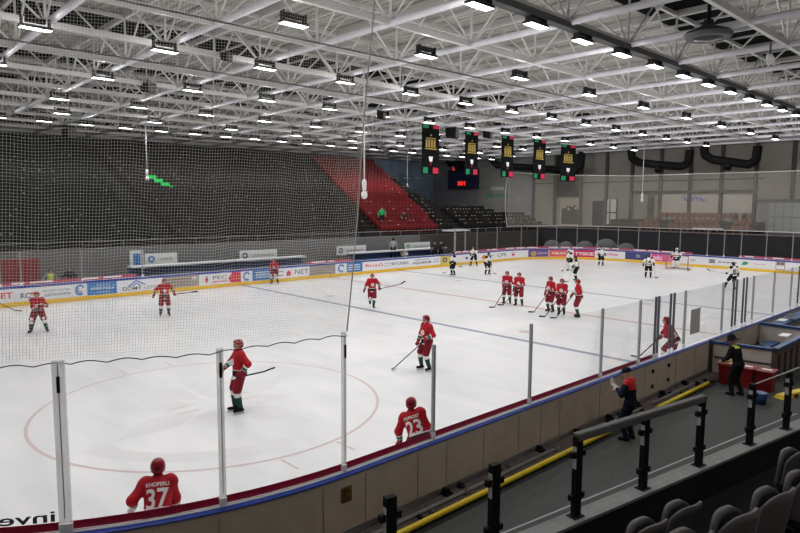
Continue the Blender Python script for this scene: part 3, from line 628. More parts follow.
mb = MB(); mb.tube([(0, 0, 0), (.02, 0, .5)], .04, 6); mb.build('clamp', 'tray', t)

# ------------------------------------------------------------------ far end wall
for Y in (10.4, 13.66, 16.9, 20.1, 23.3, 26.7, 29.85, 33.2, 36.9, 40.2):
    mb = MB(); mb.box((XE-.22, Y-.17, 0), (XE, Y+.17, 12.5)); struct(mb, 'column_end_wall', 'column')
def wallrect(name, px0, py0, px1, py1, m, label, cat, d=.06, group=None, X=XE):
    a = at(px0, py0, X=X); b = at(px1, py1, X=X); mb = MB(); y0, y1 = sorted((a[1], b[1])); z0, z1 = sorted((a[2], b[2]))
    mb.box((X-d, y0, z0), (X-.005, y1, z1)); return tag(mb.build(name, m), label, cat, group)
for i, (a, b) in enumerate(((662, 689), (691.5, 720), (723.5, 752))): wallrect('wall_panel', a, 193.5, b, 213, 'wallpale', 'pale wall panel behind the brown seats, %s of three from the left' % nth(i+1), 'wall panel', group='pale wall panels')
mb = MB(); mb.box((XE-.3, 13.7, 6.85), (XE, 26.6, 7.15)); struct(mb, 'beam_wall_rail', 'column')
mb = MB(); mb.box((XE-.12, 13, 8.2), (XE, 40, 8.3)); struct(mb, 'trim_1', 'column')
wallrect('wall_panel', 558, 152, 579, 197, 'walldark', 'tall dark panel above the grey poster on the far end wall', 'wall panel')
t = empty('wall_poster', at(570, 212, X=XE-.05)); tag(t, 'pale poster with dark group of figures on far end wall', 'poster')
mb = MB(); mb.box((-.03, -1.45, -1.7), (0, 1.45, 1.7)); mb.build('sheet', 'adtan', t)
mb = MB(); r = random.Random(5)
mb.add([(-.034, -1.2, -1.5), (-.034, 1.2, -1.5), (-.034, 1.15, .4), (-.034, .7, .9), (-.034, .2, .6), (-.034, -.3, 1.1), (-.034, -.8, .8), (-.034, -1.2, .2)], [tuple(range(8))]); mb.build('dark_figures', 'column', t)
mb = MB()
for (y, z, s) in ((.75, .65, .2), (.2, .35, .17), (-.3, .85, .2), (-.8, .5, .17)): mb.add([(-.038, y+s*math.cos(a), z+s*math.sin(a)) for a in np.linspace(0, 2*PI, 10, endpoint=False)], [tuple(range(10))])
mb.build('pale_faces', 'wallpale', t)
t = empty('wall_window', at(610, 212, X=XE-.05)); t.name = 'window_1'; t['kind'] = 'structure'
mb = MB(); mb.box((-.03, -.82, -1.5), (0, .82, 1.5)); mb.build('window_pane', 'windowpale', t)
mb = MB(); mb.box((-.08, -.06, -1.5), (0, .06, 1.5)); mb.box((-.08, -.9, -.15), (0, .9, 0)); mb.box((-.08, -.9, -1.55), (0, -.8, 1.55)); mb.box((-.08, .8, -1.55), (0, .9, 1.55)); mb.build('window_frame', 'column', t)
wallrect('door_1', 593, 201, 602, 226, 'walldark', 'x', 'x'); o = bpy.data.objects['door_1']; del o['label'], o['category']; o['kind'] = 'structure'
wallrect('door_2', 648, 196, 653.5, 219, 'column', 'x', 'x'); o = bpy.data.objects['door_2']; del o['label'], o['category']; o['kind'] = 'structure'
# blue scrawl on the pale panel
t0 = at(692, 199, X=XE-.075); mb = MB(); r = random.Random(9)
for k in range(9):
    y = -1.3+k*.28; pts = [(0, y+r.uniform(-.2, .2), r.uniform(-.35, .1)-k*.0), (0, y-.15, r.uniform(-.1, .3)), (0, y+.15+r.uniform(-.1, .2), r.uniform(-.3, .35))]
    mb.tube([np.array(q) for q in pts], .05, 5)
tag(mb.build('wall_scrawl', 'bluewrite', None, t0), 'blue scrawled lettering on pale panel above the brown seats', 'lettering')
# office box at the right with windows
a = at(757, 201, X=69.5); t = empty('office_booth', (69.5, 0, 2.9)); tag(t, 'grey glazed booth on far end platform, right edge', 'booth')
mb = MB(); mb.box((0, -4, 0), (1.9, a[1], a[2]-2.9)); mb.build('walls', 'greywall', t)
mb = MB(); mb.box((-.15, -4.1, a[2]-2.92), (2.0, a[1]+.15, a[2]-2.72)); mb.build('roof', 'column', t)
for k, (p0, p1) in enumerate(((769, 774), (776, 783), (784.5, 791), (793, 803))):
    b0, b1 = at(p0, 215, X=69.5)[1], at(p1, 215, X=69.5)[1]; mb = MB(); mb.box((-.04, b1, .15), (-.005, b0, a[2]-3.05)); mb.build('window_panel', 'officegl', t)
    mb = MB(); mb.box((-.06, b1, 1.55), (-.003, b0, 1.63)); mb.build('glazing_bar', 'column', t)
# ducts
def duct(pts, label, r=.42):
    q = [at(a, b, X=X) for a, b, X in pts]; t = empty('air_duct', q[0]); tag(t, label, 'air duct', 'black air ducts')
    mb = MB(); sm = []
    for i in range(len(q)-1):
        for u in np.linspace(0, 1, 5, endpoint=False): sm.append(q[i]*(1-u)+q[i+1]*u-q[0])
    sm.append(q[-1]-q[0]); mb.tube(sm, r, 14); mb.build('pipe', 'blackduct', t)
    mid = q[len(q)//2]-q[0]; mb = MB(); mb.tube([mid+np.array([-.1, 0, -.1]), mid+np.array([-.5, 0, -.7])], [.28, .34], 12); mb.build('outlet', 'blackduct', t)
    for s in (1, len(q)-2): e = q[s]-q[0]; mb = MB(); mb.tube([e-np.array([0, .12, 0]), e+np.array([0, .12, 0])], r+.05, 14); mb.build('flange', 'black', t)
duct([(631, 150, 69), (632, 158, 69), (639, 162.5, 69), (660, 165, 69), (682, 166.5, 69), (688, 163, 69), (690, 150, 69)], 'black U-shaped air duct on far end wall, left of the other one')
duct([(704, 147, 69), (705, 155, 69), (712, 159.5, 69), (730, 162, 69), (749, 164.5, 69), (756, 160, 69), (758, 146, 69)], 'black U-shaped air duct on far end wall, further right')
duct([(492, 160, 69), (497, 165, 69), (515, 166.5, 69), (540, 168, 69), (575, 171, 69), (581, 166, 69), (582, 152, 69)], 'long black air duct behind the banners')
duct([(448, 161, 69), (450, 164, 69), (458, 164, 69), (468, 164.5, 69), (470, 158, 69)], 'short black air duct behind the second banner', .38)
# scoreboard
p = at(461.5, 179, X=70.6); t = empty('scoreboard', p); tag(t, 'dark blue scoreboard with red digits on the far corner wall', 'scoreboard')
mb = MB(); mb.box((0, -2.6, -1.35), (.89, 2.6, 1.35)); mb.build('case', 'screen', t)
v, f = fit_text('301', -.75, -.95, .75, -.3, .05); mb = MB(); mb.add([(-.02, -q[0], q[1]) for q in v], f); mb.build('red_digits', 'led', t)
p = at(461, 166.5, X=70.6); t = empty('display_panel', p); tag(t, 'small display with dark screen above the scoreboard, red light at left', 'display')
mb = MB(); mb.box((0, -1.3, -.55), (.89, 1.3, .5)); mb.build('case', 'column', t)
mb = MB(); mb.box((-.02, -1.15, -.4), (-.004, 1.05, .35)); mb.build('screen', 'screen', t)
mb = MB(); mb.box((-.02, 1.15, -.5), (.0, 1.55, .45)); mb.build('red_light', 'led', t)
# corner wall
wallrect('wall_mural', 479.5, 168, 509, 226, 'mural', 'grey mural wall with white and green lettering right of the scoreboard', 'mural')
def wall_text(s, px0, py0, px1, py1, m, label):
    a = at(px0, py1, X=XE-.09); b = at(px1, py0, X=XE-.09); v, f = fit_text(s, 0, 0, a[1]-b[1], b[2]-a[2], .015); mb = MB()
    mb.add([(0, -q[0], q[1]) for q in v], f); tag(mb.build('wall_lettering', m, None, a), label, 'lettering')
wall_text('FILIPY', 475, 186.5, 489, 190, 'concrete', 'dim grey lettering on far corner wall, left of the brighter word')
wall_text('SORINI', 491.5, 186.5, 503.5, 190.5, 'adwhite', 'small white lettering on the grey far corner wall')
wall_text('Ale moc', 485.5, 192, 508, 197.5, 'adgreen', 'green script lettering on the grey far corner wall')
for i, (a, b) in enumerate(((394, 399), (403, 412), (414, 424))):
    p = at((a+b)/2, 178, Y=58.42); L = (b-a)/622*105; mb = MB(); mb.tube([(-L/2, 0, 0), (L/2, 0, 0)], .09, 6); tag(mb.build('tube_lamp', 'white', None, p), 'white tube lamp on blue corner wall, %s of three from the left' % nth(i+1), 'lamp', 'tube lamps on the corner wall')

# far end platform with brown seats
mb = MB(); mb.box((64.3, -8, -.13), (XE, 40, 2.9)); struct(mb, 'floor_end_platform', 'walldark')
mb = MB(); mb.box((64.2, -8, 2.86), (64.42, 40, 2.98)); struct(mb, 'trim_2', 'concrete')
for j, (x, z) in enumerate(((66.9, 3.4), (67.8, 3.95))): mb = MB(); mb.box((x-.45, 12, 2.9), (XE, 27, z)); struct(mb, 'floor_end_step', 'darkconc')
a = at(693, 228.3, X=64.1); b = at(723, 229, X=64.1); mb = MB(); mb.tube([a, b], .06, 6); tag(mb.build('hand_rail', 'dasherwhite'), 'pale rail on the front of far end platform below the brown seats', 'rail')
def seat_mesh(name, m, w=.46, tagm=None):
    mb = MB(); n = 6       # local frame: sitter faces -Y, base on z=0
    def shell(pts_lo, pts_hi, mi=0):
        k = len(pts_lo); mb.add(list(pts_lo)+list(pts_hi), [tuple(range(k))[::-1], tuple(range(k, 2*k))]+[(i, (i+1) % k, k+(i+1) % k, k+i) for i in range(k)], mi)
    prof = [(-w/2, .36), (w/2, .36), (w/2+.01, .62), (w/2-.04, .78), (w/2-.12, .83), (-w/2+.12, .83), (-w/2+.04, .78), (-w/2-.01, .62)]
    shell([(x, .06+.14*(z-.36)-.25*x*x, z) for x, z in prof], [(x, .10+.14*(z-.36)-.25*x*x, z) for x, z in prof])
    pan = [(-w/2+.02, .40), (w/2-.02, .40), (w/2-.02, .70), (w/2-.1, .77), (-w/2+.1, .77), (-w/2+.02, .70)]
    shell([(x, -.07+.05*(z-.4), z) for x, z in pan], [(x, -.01+.05*(z-.4), z) for x, z in pan])
    mb.box((-.05, -.02, 0), (.05, .1, .40))
    if tagm: mb.box((-.05, -.005, .78), (.05, .06+.14*.42-.01, .815), 1)
    me = bpy.data.meshes.new(name); me.from_pydata(mb.v, [], mb.f); me.materials.append(MT[m])
    if tagm: me.materials.append(MT[tagm])
    me.polygons.foreach_set('material_index', mb.m); me.update(); return me
sb = seat_mesh('brown_seat', 'seatbrown', .48)
for j, (X, z, z2, grp) in enumerate(((66.0, 2.9, 2.92, ((641, 659), (671, 718), (734, 752))), (66.95, 3.4, 3.42, ((646, 660), (676, 718.5), (736, 755))), (67.85, 3.95, 3.97, ((661, 720), (724, 731), (748, 754))))):
    for gi, (p0, p1) in enumerate(grp):
        ya, yb = at(p0, 220, X=X)[1], at(p1, 220, X=X)[1]; k = 1; y = ya
        while y > yb:
            o = link('brown_stadium_seat', sb, None, (X, y, z), PI*1.5); y -= .56
            tag(o, 'brown far end seat, %s row, %s group, %s from left' % (('front', 'middle', 'back')[j], ('left', 'middle', 'right')[gi], nth(k)), 'seat', 'brown seats at the far end'); k += 1
for k, (px, s) in enumerate(((735.5, .55), (745, .6))):
    p = at(px, 214, X=68.6); t = empty('potted_plant', (68.6, p[1], 3.95)); tag(t, 'dark bushy plant behind the brown seats, %s of the pair' % ('left' if k == 0 else 'right'), 'plant')
    mb = MB(); mb.lathe((0, 0, 0), [(.2, 0), (.28, .4)], 10); mb.build('pot', 'pot', t)
    mb = MB(); r = random.Random(k)
    for q in range(90):
        a, e = r.uniform(0, 2*PI), r.uniform(.1, 1.5); L = s*r.uniform(.5, 1); d = np.array([math.cos(a)*math.cos(e), math.sin(a)*math.cos(e), math.sin(e)]); sd = np.array([-math.sin(a), math.cos(a), 0])*.06
        b = np.array([0, 0, .4]); mb.add([b, b+d*L*.5+sd, b+d*L, b+d*L*.5-sd], [(0, 1, 2, 3)])
    mb.build('foliage', 'leaf', t)
for k, (px, w) in enumerate(((552, .95), (566, .9), (585, 1.0), (606, 1.2), (626, 1.0))):
    p = at(px, 249, X=62.6); mb = MB(); R = w; mb.lathe((0, 0, 0), [(R, 0), (R*1.02, R*.6), (R*.9, R*1.15), (R*.62, R*1.5), (R*.25, R*1.66)], 18)
    tag(mb.build('covered_mound', 'cushion', None, (62.6, p[1], 0)), 'grey rounded mound behind far end glass, %s from the left' % nth(k+1), 'mound', 'grey mounds behind the end glass')

# ------------------------------------------------------------------ far stand
SY0, SZ0, SD, SR = 35.4, 2.75, .86, .363
rowY = lambda j: SY0+SD*j; rowZ = lambda j: SZ0+SR*j
NR = 22
mb = MB(); prof = [(34.0, 0)]
prof = [(SY0-.6, -.13)]
for j in range(NR): prof += [(rowY(j)-.6 if j else SY0-.6, rowZ(j)), (rowY(j)+SD-.6, rowZ(j))]
prof += [(YF, rowZ(NR-1)), (YF, -.13)]
k = len(prof); mb.add([(-9.9, y, z) for y, z in prof]+[(54.5, y, z) for y, z in prof], [(i, (i+1) % k, k+(i+1) % k, k+i) for i in range(k)]+[tuple(range(k))[::-1], tuple(range(k, 2*k))])
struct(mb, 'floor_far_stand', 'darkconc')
mb = MB(); prof = [(SY0-.6, -.13)]
for j in range(6): prof += [(rowY(j)-.6, rowZ(j)), (rowY(j)+SD-.6, rowZ(j))]
prof += [(rowY(6), -.13)]; k = len(prof)
mb.add([(54.5, y, z) for y, z in prof]+[(68, y, z) for y, z in prof], [(i, (i+1) % k, k+(i+1) % k, k+i) for i in range(k)]+[tuple(range(k))[::-1], tuple(range(k, 2*k))]); struct(mb, 'floor_corner_stand', 'darkconc')
mb = MB(); mb.box((-9.9, 34.3, 0), (44.5, 34.75, 2.55)); struct(mb, 'wall_stand_front', 'greywall'); mb = MB(); mb.box((44.5, 34.3, 0), (66, 34.75, 2.55)); struct(mb, 'wall_corner_front', 'column')
mb = MB(); mb.tube([(-9, 34.4, 3.0), (66, 34.4, 3.0)], .03, 6)
for X in np.arange(-8, 66, 2.5): mb.tube([(X, 34.4, 2.5), (X, 34.4, 3.0)], .02, 5)
tag(mb.build('stand_railing', 'greypipe'), 'thin grey railing on top of the far stand front wall', 'railing')
mb = MB(); mb.box((4, 33.9, .0), (11.9, 34.25, 2.1)); struct(mb, 'wall_red_section', 'redwall')
def stand_at(px, py):
    d = _f+_r*(px-400)/FPX+_u*(266.5-py)/FPX; n = np.array([0, -SR/SD, 1.]); c = SZ0+.8-SY0*SR/SD
    return CAM+d*((c-n@CAM)/(n@d))
def bound(a, b):
    A, B = stand_at(*a), stand_at(*b); return lambda y: A[0]+(B[0]-A[0])*(y-A[1])/(B[1]-A[1])
redL = bound((313, 157), (386, 231)); redR = bound((378, 163), (441, 225)); aisR = bound((392, 165), (464, 223))
seatm = {'red': seat_mesh('red_seat', 'seatred'), 'redt': seat_mesh('red_seat_tag', 'seatred', tagm='tag'), 'dk': seat_mesh('dark_seat', 'seatdark'), 'dkt': seat_mesh('dark_seat_tag', 'seatdark', tagm='tag'), 'gr': seat_mesh('greyblack_seat', 'seatgrey'), 'grt': seat_mesh('greyblack_seat_tag', 'seatgrey', tagm='tag')}
def section(key, x0f, x1f, rows, what, where, group, every=5, limit=300):
    n = 0; nm_ = what.split()[-2] if what.split()[0] != 'red' else 'red'; rest = MB(); rr = random.Random(len(key)+len(where))
    for j in rows:
        y = rowY(j); a, b = x0f(y), x1f(y); x = a+.27; k = 1
        while x < b-.2:
            tg = rr.random() < 1/every
            if n < limit:
                o = link(nm_+'_stadium_seat', seatm[key+('t' if tg else '')], None, (x, y, rowZ(j)))
                tag(o, '%s, %s from the left in the %s row of the %s' % (what, nth(k), nth(j+1), where), 'seat', group); n += 1
            else:
                me = seatm[key+('t' if tg else '')]; rest.add([(q.co[0]+x, q.co[1]+y, q.co[2]+rowZ(j)) for q in me.vertices], [tuple(p.vertices) for p in me.polygons]); 
                for qi, p in enumerate(me.polygons): rest.m[len(rest.m)-len(me.polygons)+qi] = p.material_index
            x += .52; k += 1
    if rest.v: tag(rest.build(nm_+'_stadium_seats', [seatm[key+'t'].materials[0], seatm[key+'t'].materials[1]]), 'remaining upper rows of %ss in the %s' % (what, where), 'seats', group, 'stuff')
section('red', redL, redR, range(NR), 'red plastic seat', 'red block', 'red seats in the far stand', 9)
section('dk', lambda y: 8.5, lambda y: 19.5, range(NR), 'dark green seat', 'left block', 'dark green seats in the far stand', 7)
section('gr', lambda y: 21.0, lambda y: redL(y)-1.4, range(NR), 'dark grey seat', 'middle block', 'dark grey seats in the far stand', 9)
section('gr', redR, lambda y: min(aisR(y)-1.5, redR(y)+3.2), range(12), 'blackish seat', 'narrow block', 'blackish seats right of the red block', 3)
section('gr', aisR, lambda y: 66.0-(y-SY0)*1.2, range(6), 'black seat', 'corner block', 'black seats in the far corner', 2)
p = stand_at(160, 183); t = empty('green_light_display', p); tag(t, 'small green glowing sign in dark far stand behind the net', 'sign')
mb = MB()
for k in range(4): mb.box((-1.0+k*.55, 0, .35-k*.28), (-.3+k*.55, .1, .62-k*.28))
mb.build('green_glow', 'ledgreen', t); mb = MB(); mb.box((-1.2, -.02, -.9), (.6, .1, -.45)); mb.build('red_panel', 'seatred', t)

# team benches with signs along the far side
for (px0, px1, lb) in ((131, 235, 'left team bench with white sign above, behind the net'), (236, 306, 'middle bench shelter with white sign, behind the net'), (352, 446, 'right team bench with white signs, people beside it')):
    a, b = at(px0, 260, Y=31.4)[0], at(px1, 260, Y=31.4)[0]; t = empty('team_bench', (a, 31.4, 0)); w = b-a; tag(t, lb, 'bench', 'team benches')
    mb = MB(); mb.box((0, 0, .75), (w, .45, .85)); mb.build('seat_plank', 'bench', t); mb = MB(); mb.box((0, -.75, 0), (w, .7, .42)); mb.build('platform', 'walldark', t)
    mb = MB(); mb.box((0, .55, .9), (w, .62, 1.42)); mb.build('back_rest', 'bench', t)
    mb = MB(); mb.box((0, -.1, 1.42), (w, .7, 1.52)); mb.build('top_rail', 'dasherwhite', t)
    for q in np.linspace(.2, w-.2, 5): mb = MB(); mb.box((q-.04, 0, .42), (q+.04, .6, .76)); mb.build('leg', 'column', t)
def bench_sign(px0, px1, py, h, label, logo='adblue', word='Uzdrowisko'):
    a, b = at(px0, py, Y=33.0), at(px1, py-(px1-px0)*.09, Y=33.0); w = b[0]-a[0]; t = empty('bench_sign', a); tag(t, label, 'sign', 'white signs above the benches')
    mb = MB(); mb.box((0, 0, -h), (w, .08, 0)); mb.build('board', 'sign', t)
    mb = MB(); v, f = ring2(.4, -h/2, h*.15, h*.32, n=14); mb.add([(x, -.01, y) for x, y in v], f); mb.build('logo', logo, t)
    v, f = fit_text(word, .95, -h*.66, w-.3, -h*.34, 0); mb = MB(); mb.add([(x, -.01, y) for x, y in v], f); mb.build('lettering', 'greywall', t)
    for x in (.2, w-.2): mb = MB(); mb.box((x-.04, .02, -a[2]), (x+.04, .07, -h)); mb.build('support', 'column', t)
bench_sign(145, 177, 254, .72, 'white sign above the left team bench, behind the net')
bench_sign(240, 277, 251, .72, 'white sign between far benches, behind the middle of the net', 'adtext')
bench_sign(337, 366, 246.5, .72, 'white sign at the free edge of the net, above far boards', 'adtext')
bench_sign(405, 430, 243, .72, 'white sign with green mark left of the far corner seats', 'adgreen')
p = at(137, 252, Y=33); t = empty('bench_sign', p); tag(t, 'small blue and white sign left of the left bench sign', 'sign', 'white signs above the benches')
mb = MB(); mb.box((-.45, 0, -.95), (.4, .08, .1)); mb.build('board', 'sign', t); mb = MB(); mb.box((-.25, -.02, -1.7), (.2, -.004, -.1)); mb.build('blue_figure', 'adblue', t)
mb = MB(); mb.box((-.1, .0, -p[2]), (0, .05, -.95)); mb.build('support', 'column', t)
a = at(446, 231, Y=33.4); b = at(456, 262, Y=33.4); t = empty('glass_shelter', (a[0], 32.2, 0)); tag(t, 'small glazed shelter with pale roof bar by far corner', 'shelter'); w = b[0]-a[0]
for x in (0, w): mb = MB(); mb.box((x-.05, 0, 0), (x+.05, .1, a[2])); mb.build('post', 'post', t)
mb = MB(); mb.box((-.6, -.05, a[2]), (w+.6, 1.2, a[2]+.12)); mb.build('roof', 'dasherwhite', t); mb = MB(); mb.box((.06, .04, 1), (w-.06, .055, a[2]-.05)); mb.build('pane', 'glass', t)
# ------------------------------------------------------------------ near walkway, rail, seats, boxes
RDX = np.array([1, -.155, 0]); RDX = RDX/np.linalg.norm(RDX); RNY = np.array([.155, 1, 0])/math.hypot(1, .155); RO = np.array([9.0, -3.96, 0]); RA = math.atan2(-.155, 1)
def rp(u, v=0, z=0): return RO+RDX*u+RNY*v+np.array([0, 0, z])      # along the rail, towards the ice, up
mb = MB(); mb.obox(rp(8, -.06, .8), RDX, RNY, (0, 0, 1), 18, .11, .8); struct(mb, 'wall_parapet', 'darkconc')
mb = MB(); mb.obox(rp(8, -.06, 1.62), RDX, RNY, (0, 0, 1), 18, .125, .02); struct(mb, 'trim_3', 'kerb')
mb = MB(); mb.obox(rp(8, -.95, 1.0), RDX, RNY, (0, 0, 1), 18, .78, .15); struct(mb, 'floor_near_aisle', 'black')
mb = MB(); mb.obox(rp(8, -2.13, .95), RDX, RNY, (0, 0, 1), 18, .42, 1.01); struct(mb, 'floor_near_step', 'darkconc')
mb = MB(); mb.obox(rp(8, -3.15, 1.0), RDX, RNY, (0, 0, 1), 18, .6, 1.36); struct(mb, 'floor_near_step', 'darkconc')
# glass rail posts
us = [-2.84, -1.46, -.08, 1.29, 2.66, 4.14, 5.38, 6.72]
for i, u in enumerate(us):
    h = 1.02 if i in (2, 3, 4) else 1.0
    t = empty('rail_post', rp(u, -.05, 1.64), RA); tag(t, 'black rail post with glass clamps on the kerb, %s from the left' % nth(i+1), 'rail post', 'black rail posts')
    w = .055 if i > 1 else .06
    mb = MB(); mb.box((-w, -.035, 0), (w, .035, h)); mb.build('post', 'black', t)
    for z in (.26, .80):
        mb = MB(); mb.box((-.12, -.03, z-.035), (.12, .03, z+.035)); mb.build('clamp', 'black', t)
    mb = MB(); mb.box((-.09, -.07, 0), (.09, .07, .012)); mb.build('foot_plate', 'black', t)
    mb = MB(); mb.box((-w-.004, -.03, .62), (-w, .03, .9)); mb.build('steel_edge', 'post', t)
def railbar(u0, u1, label, z=2.66, r=.035):
    mb = MB(); mb.tube([rp(u0, -.05, z), rp(u1, -.05, z)], r, 10); return tag(mb.build('hand_rail', 'black'), label, 'rail')
t = empty('hand_rail', rp(-.08, -.05, 2.66), RA); tag(t, 'dark hand rail with pale top along three rail posts', 'rail')
mb = MB(); mb.box((-.04, -.045, -.05), (2.80, .045, .03)); mb.build('rail', 'tray', t); mb = MB(); mb.box((-.04, -.03, .03), (2.8, .05, .04)); mb.build('pale_top', 'tray', t)
for i in range(len(us)-1):
    mb = MB(); mb.obox((rp(us[i], -.05, 0)+rp(us[i+1], -.05, 0))/2+np.array([0, 0, 1.66+.45]), RDX, RNY, (0, 0, 1), (us[i+1]-us[i])/2-.07, .006, .44)
    tag(mb.build('rail_glass_screen', 'railglass'), 'clear rail glass between the %s and %s black post' % (nth(i+1), nth(i+2)), 'glass pane', 'rail glass panes')
mb = MB(); mb.tube([rp(4.14, -.05, 2.62), rp(5.38, -.05, 2.66), rp(6.72, -.05, 2.72)], .012, 5); tag(mb.build('steel_rope', 'post'), 'thin steel rope strung between the right black posts', 'rope')
# pipes on the floor by the boards
def pipe(pts, r, m, label):
    mb = MB(); mb.tube(pts, r, 10); return tag(mb.build('floor_pipe', m), label, 'pipe')
pipe([(-2, -.74, .055), (15.9, -.74, .055)], .055, 'pipeyellow', 'yellow pipe lying along the walkway edge')
pipe([(16.45, -.74, .055), (17.9, -.74, .055)], .055, 'pipeyellow', 'short yellow pipe between the two staff members, nearer one')
pipe([(18.5, -.74, .055), (22.0, -.74, .055)], .055, 'pipeyellow', 'yellow pipe ending at the red crates')
pipe([(-2, -.44, .04), (14.2, -.44, .04)], .035, 'greypipe', 'long grey pipe beside the yellow pipe')
pipe([(15.5, -.44, .04), (18.2, -.44, .04)], .035, 'greypipe', 'short grey pipe piece in gutter behind the red-vested person')
pipe([(18.8, -.44, .04), (22, -.44, .04)], .035, 'greypipe', 'grey pipe piece leading to the penalty box')
mb = MB(); mb.box((-6, -.92, -.02), (22.3, -.70, .004)); struct(mb, 'trim_4', 'black')
# spectator seats at the lower right, seen from behind
def near_seat(u, v, z, label, first=[None]):
    if first[0] is None:
        t = empty('stadium_seat', rp(u, v, z), RA+PI); n = 12
        def shell(fn, x0, x1, thick, name, m, parent=t, nz=8):
            mb = MB(); A = [[fn(i/n, k/nz) for i in range(n+1)] for k in range(nz+1)]; vs = []
            for layer in (0, 1):
                for k in range(nz+1):
                    for i in range(n+1): q = A[k][i]; vs.append((q[0], q[1]+layer*thick, q[2]))
            W = n+1; N = W*(nz+1); fs = []
            for k in range(nz):
                for i in range(n):
                    a = k*W+i; fs += [(a, a+1, a+W+1, a+W), (N+a, N+a+W, N+a+W+1, N+a+1)]
            rim = [i for i in range(W)]+[k*W+n for k in range(1, nz+1)]+[nz*W+i for i in range(n-1, -1, -1)]+[k*W for k in range(nz-1, 0, -1)]
            for a, b in zip(rim, rim[1:]+rim[:1]): fs.append((a, N+a, N+b, b))
            mb.add(vs, fs, 0, True); return mb.build(name, m, parent)
        def back(a, b):
            x = (a-.5)*.46; e = abs(a-.5)*2; top = .86-.13*e**4; z = .34+(top-.34)*b; return (x*(1-.10*(1-b)), .05+.16*(z-.34)-.09*e*e, z)
        def pan(a, b):
            x = (a-.5)*.42; e = abs(a-.5)*2; top = .80-.12*e**4; z = .42+(top-.42)*b; return (x, -.12+.03*b-.0*e*e+.03*e*e, z)
        shell(back, 0, 1, .03, 'backrest', 'seatnear'); shell(pan, 0, 1, .055, 'seat_pan', 'seatnear')
        mb = MB(); mb.tube([(-.21, -.03, .44), (.21, -.03, .44)], .022, 8); mb.build('hinge_bar', 'black', t)
        for s in (-1, 1): mb = MB(); mb.box((s*.2-.015, -.05, 0), (s*.2+.015, .1, .46)); mb.build('leg', 'black', t)
        first[0] = t
    else: t = copy_tree(first[0]); t.location = rp(u, v, z)
    tag(t, label, 'seat', 'grey seats in the near stand')
def uv(X, Y): d = np.array([X, Y, 0])-RO; return float(d@RDX), float(d@RNY)
for k, (X, Y) in enumerate(((6.5, -5.32), (7.05, -5.39), (7.6, -5.46), (8.15, -5.53), (10.36, -5.85), (10.92, -5.93))):
    u, v = uv(X, Y); near_seat(u-.26, v-.18, 1.96, 'tip-up grey plastic seat, %s from the left in the front row at lower right' % nth(k+1))
for k, (X, Y) in enumerate(((6.3, -5.98), (6.9, -6.07), (7.5, -6.17), (8.1, -6.26), (8.66, -6.34), (9.25, -6.42))):
    u, v = uv(X, Y); near_seat(u-.26, v-.18, 2.36, 'tip-up grey plastic seat, %s from the left in the second row at lower right' % nth(k+1))
mb = MB()
for k in range(3): mb.obox(rp(.35, -1.55-.14*k, 1.2+.2*k), RDX, RNY, (0, 0, 1), .75, .07, .02+.0*k)
tag(mb.build('wooden_steps', 'wood'), 'narrow brown steps in the gap of the front seat row', 'steps')
# penalty box beside the boards
A = np.array([23.62, -.20]); B = np.array([23.95, -1.95]); D = B-A; n2 = 10
t = empty('penalty_box', (22.9, -.2, 0)); tag(t, 'penalty box with pale panels and blue top rail at the right', 'penalty box'); o3 = np.array([22.9, -.2, 0])
def seg(a, b, z0a, z0b, z1a, z1b, th, name, m):
    a = np.array([*a, 0]); b = np.array([*b, 0]); d = (b-a)/np.linalg.norm(b-a); nn = np.array([-d[1], d[0], 0])*th/2; mb = MB(); z = lambda q: np.array([0, 0, q])
    mb.add([q-o3 for q in (a-nn+z(z0a), b-nn+z(z0b), b+nn+z(z0b), a+nn+z(z0a), a-nn+z(z1a), b-nn+z(z1b), b+nn+z(z1b), a+nn+z(z1a))], [(0, 3, 2, 1), (4, 5, 6, 7), (0, 1, 5, 4), (1, 2, 6, 5), (2, 3, 7, 6), (3, 0, 4, 7)]); return mb.build(name, m, t)
ZA, ZBb, ZC = 1.06, 1.05, 1.05
C2 = np.array([26.8, -1.95]); E2 = np.array([37, -1.9])
seg(A, B, .02, .02, ZA-.08, ZBb-.08, .06, 'front_panel', 'boxpanel'); seg(A, B, ZA-.08, ZBb-.08, ZA, ZBb, .16, 'blue_rail', 'bench')
seg(A+D*.06, B, .50, .50, .56, .56, .09, 'dark_joint_line', 'column')
seg(B, C2, .02, .02, ZBb-.08, ZC-.08, .05, 'side_panel', 'wood'); seg(B, C2, ZBb-.09, ZC-.09, ZBb, ZC, .18, 'blue_rail', 'bench'); seg(C2, E2, .02, .02, ZC-.08, ZC-.05, .05, 'side_panel', 'wood'); seg(C2, E2, ZC-.09, ZC-.06, ZC, ZC+.03, .18, 'blue_rail', 'bench')
for q in (A, B): seg(q-[.05, 0], q+[.05, 0], 0, 0, (ZA if q is A else ZBb)+.02, (ZA if q is A else ZBb)+.02, .12, 'corner_post', 'column')
for k in range(12):
    q = B+(E2-B)*(k+.6)/20; seg(q-[.04, .05], q+[.04, -.05], .05, .05, .8, .8, .06, 'upright_slat', 'column')
D0 = np.array([28.4, -.2]); D1 = np.array([28.5, -1.85])
seg(D0, D1, .02, .02, ZA-.08, .98, .06, 'divider_panel', 'boxpanel'); seg(D0, D1, ZA-.08, .97, ZA+.02, 1.05, .16, 'blue_rail', 'bench')
seg([24.6, -.75], [28.2, -.75], .38, .38, .46, .46, .4, 'bench_plank', 'bench'); seg([28.7, -.55], [34, -.55], .9, .9, .98, .98, .5, 'counter', 'bench')
seg([28.5, -1.2], [34, -1.2], .5, .5, .58, .58, .35, 'bench_plank', 'bench')
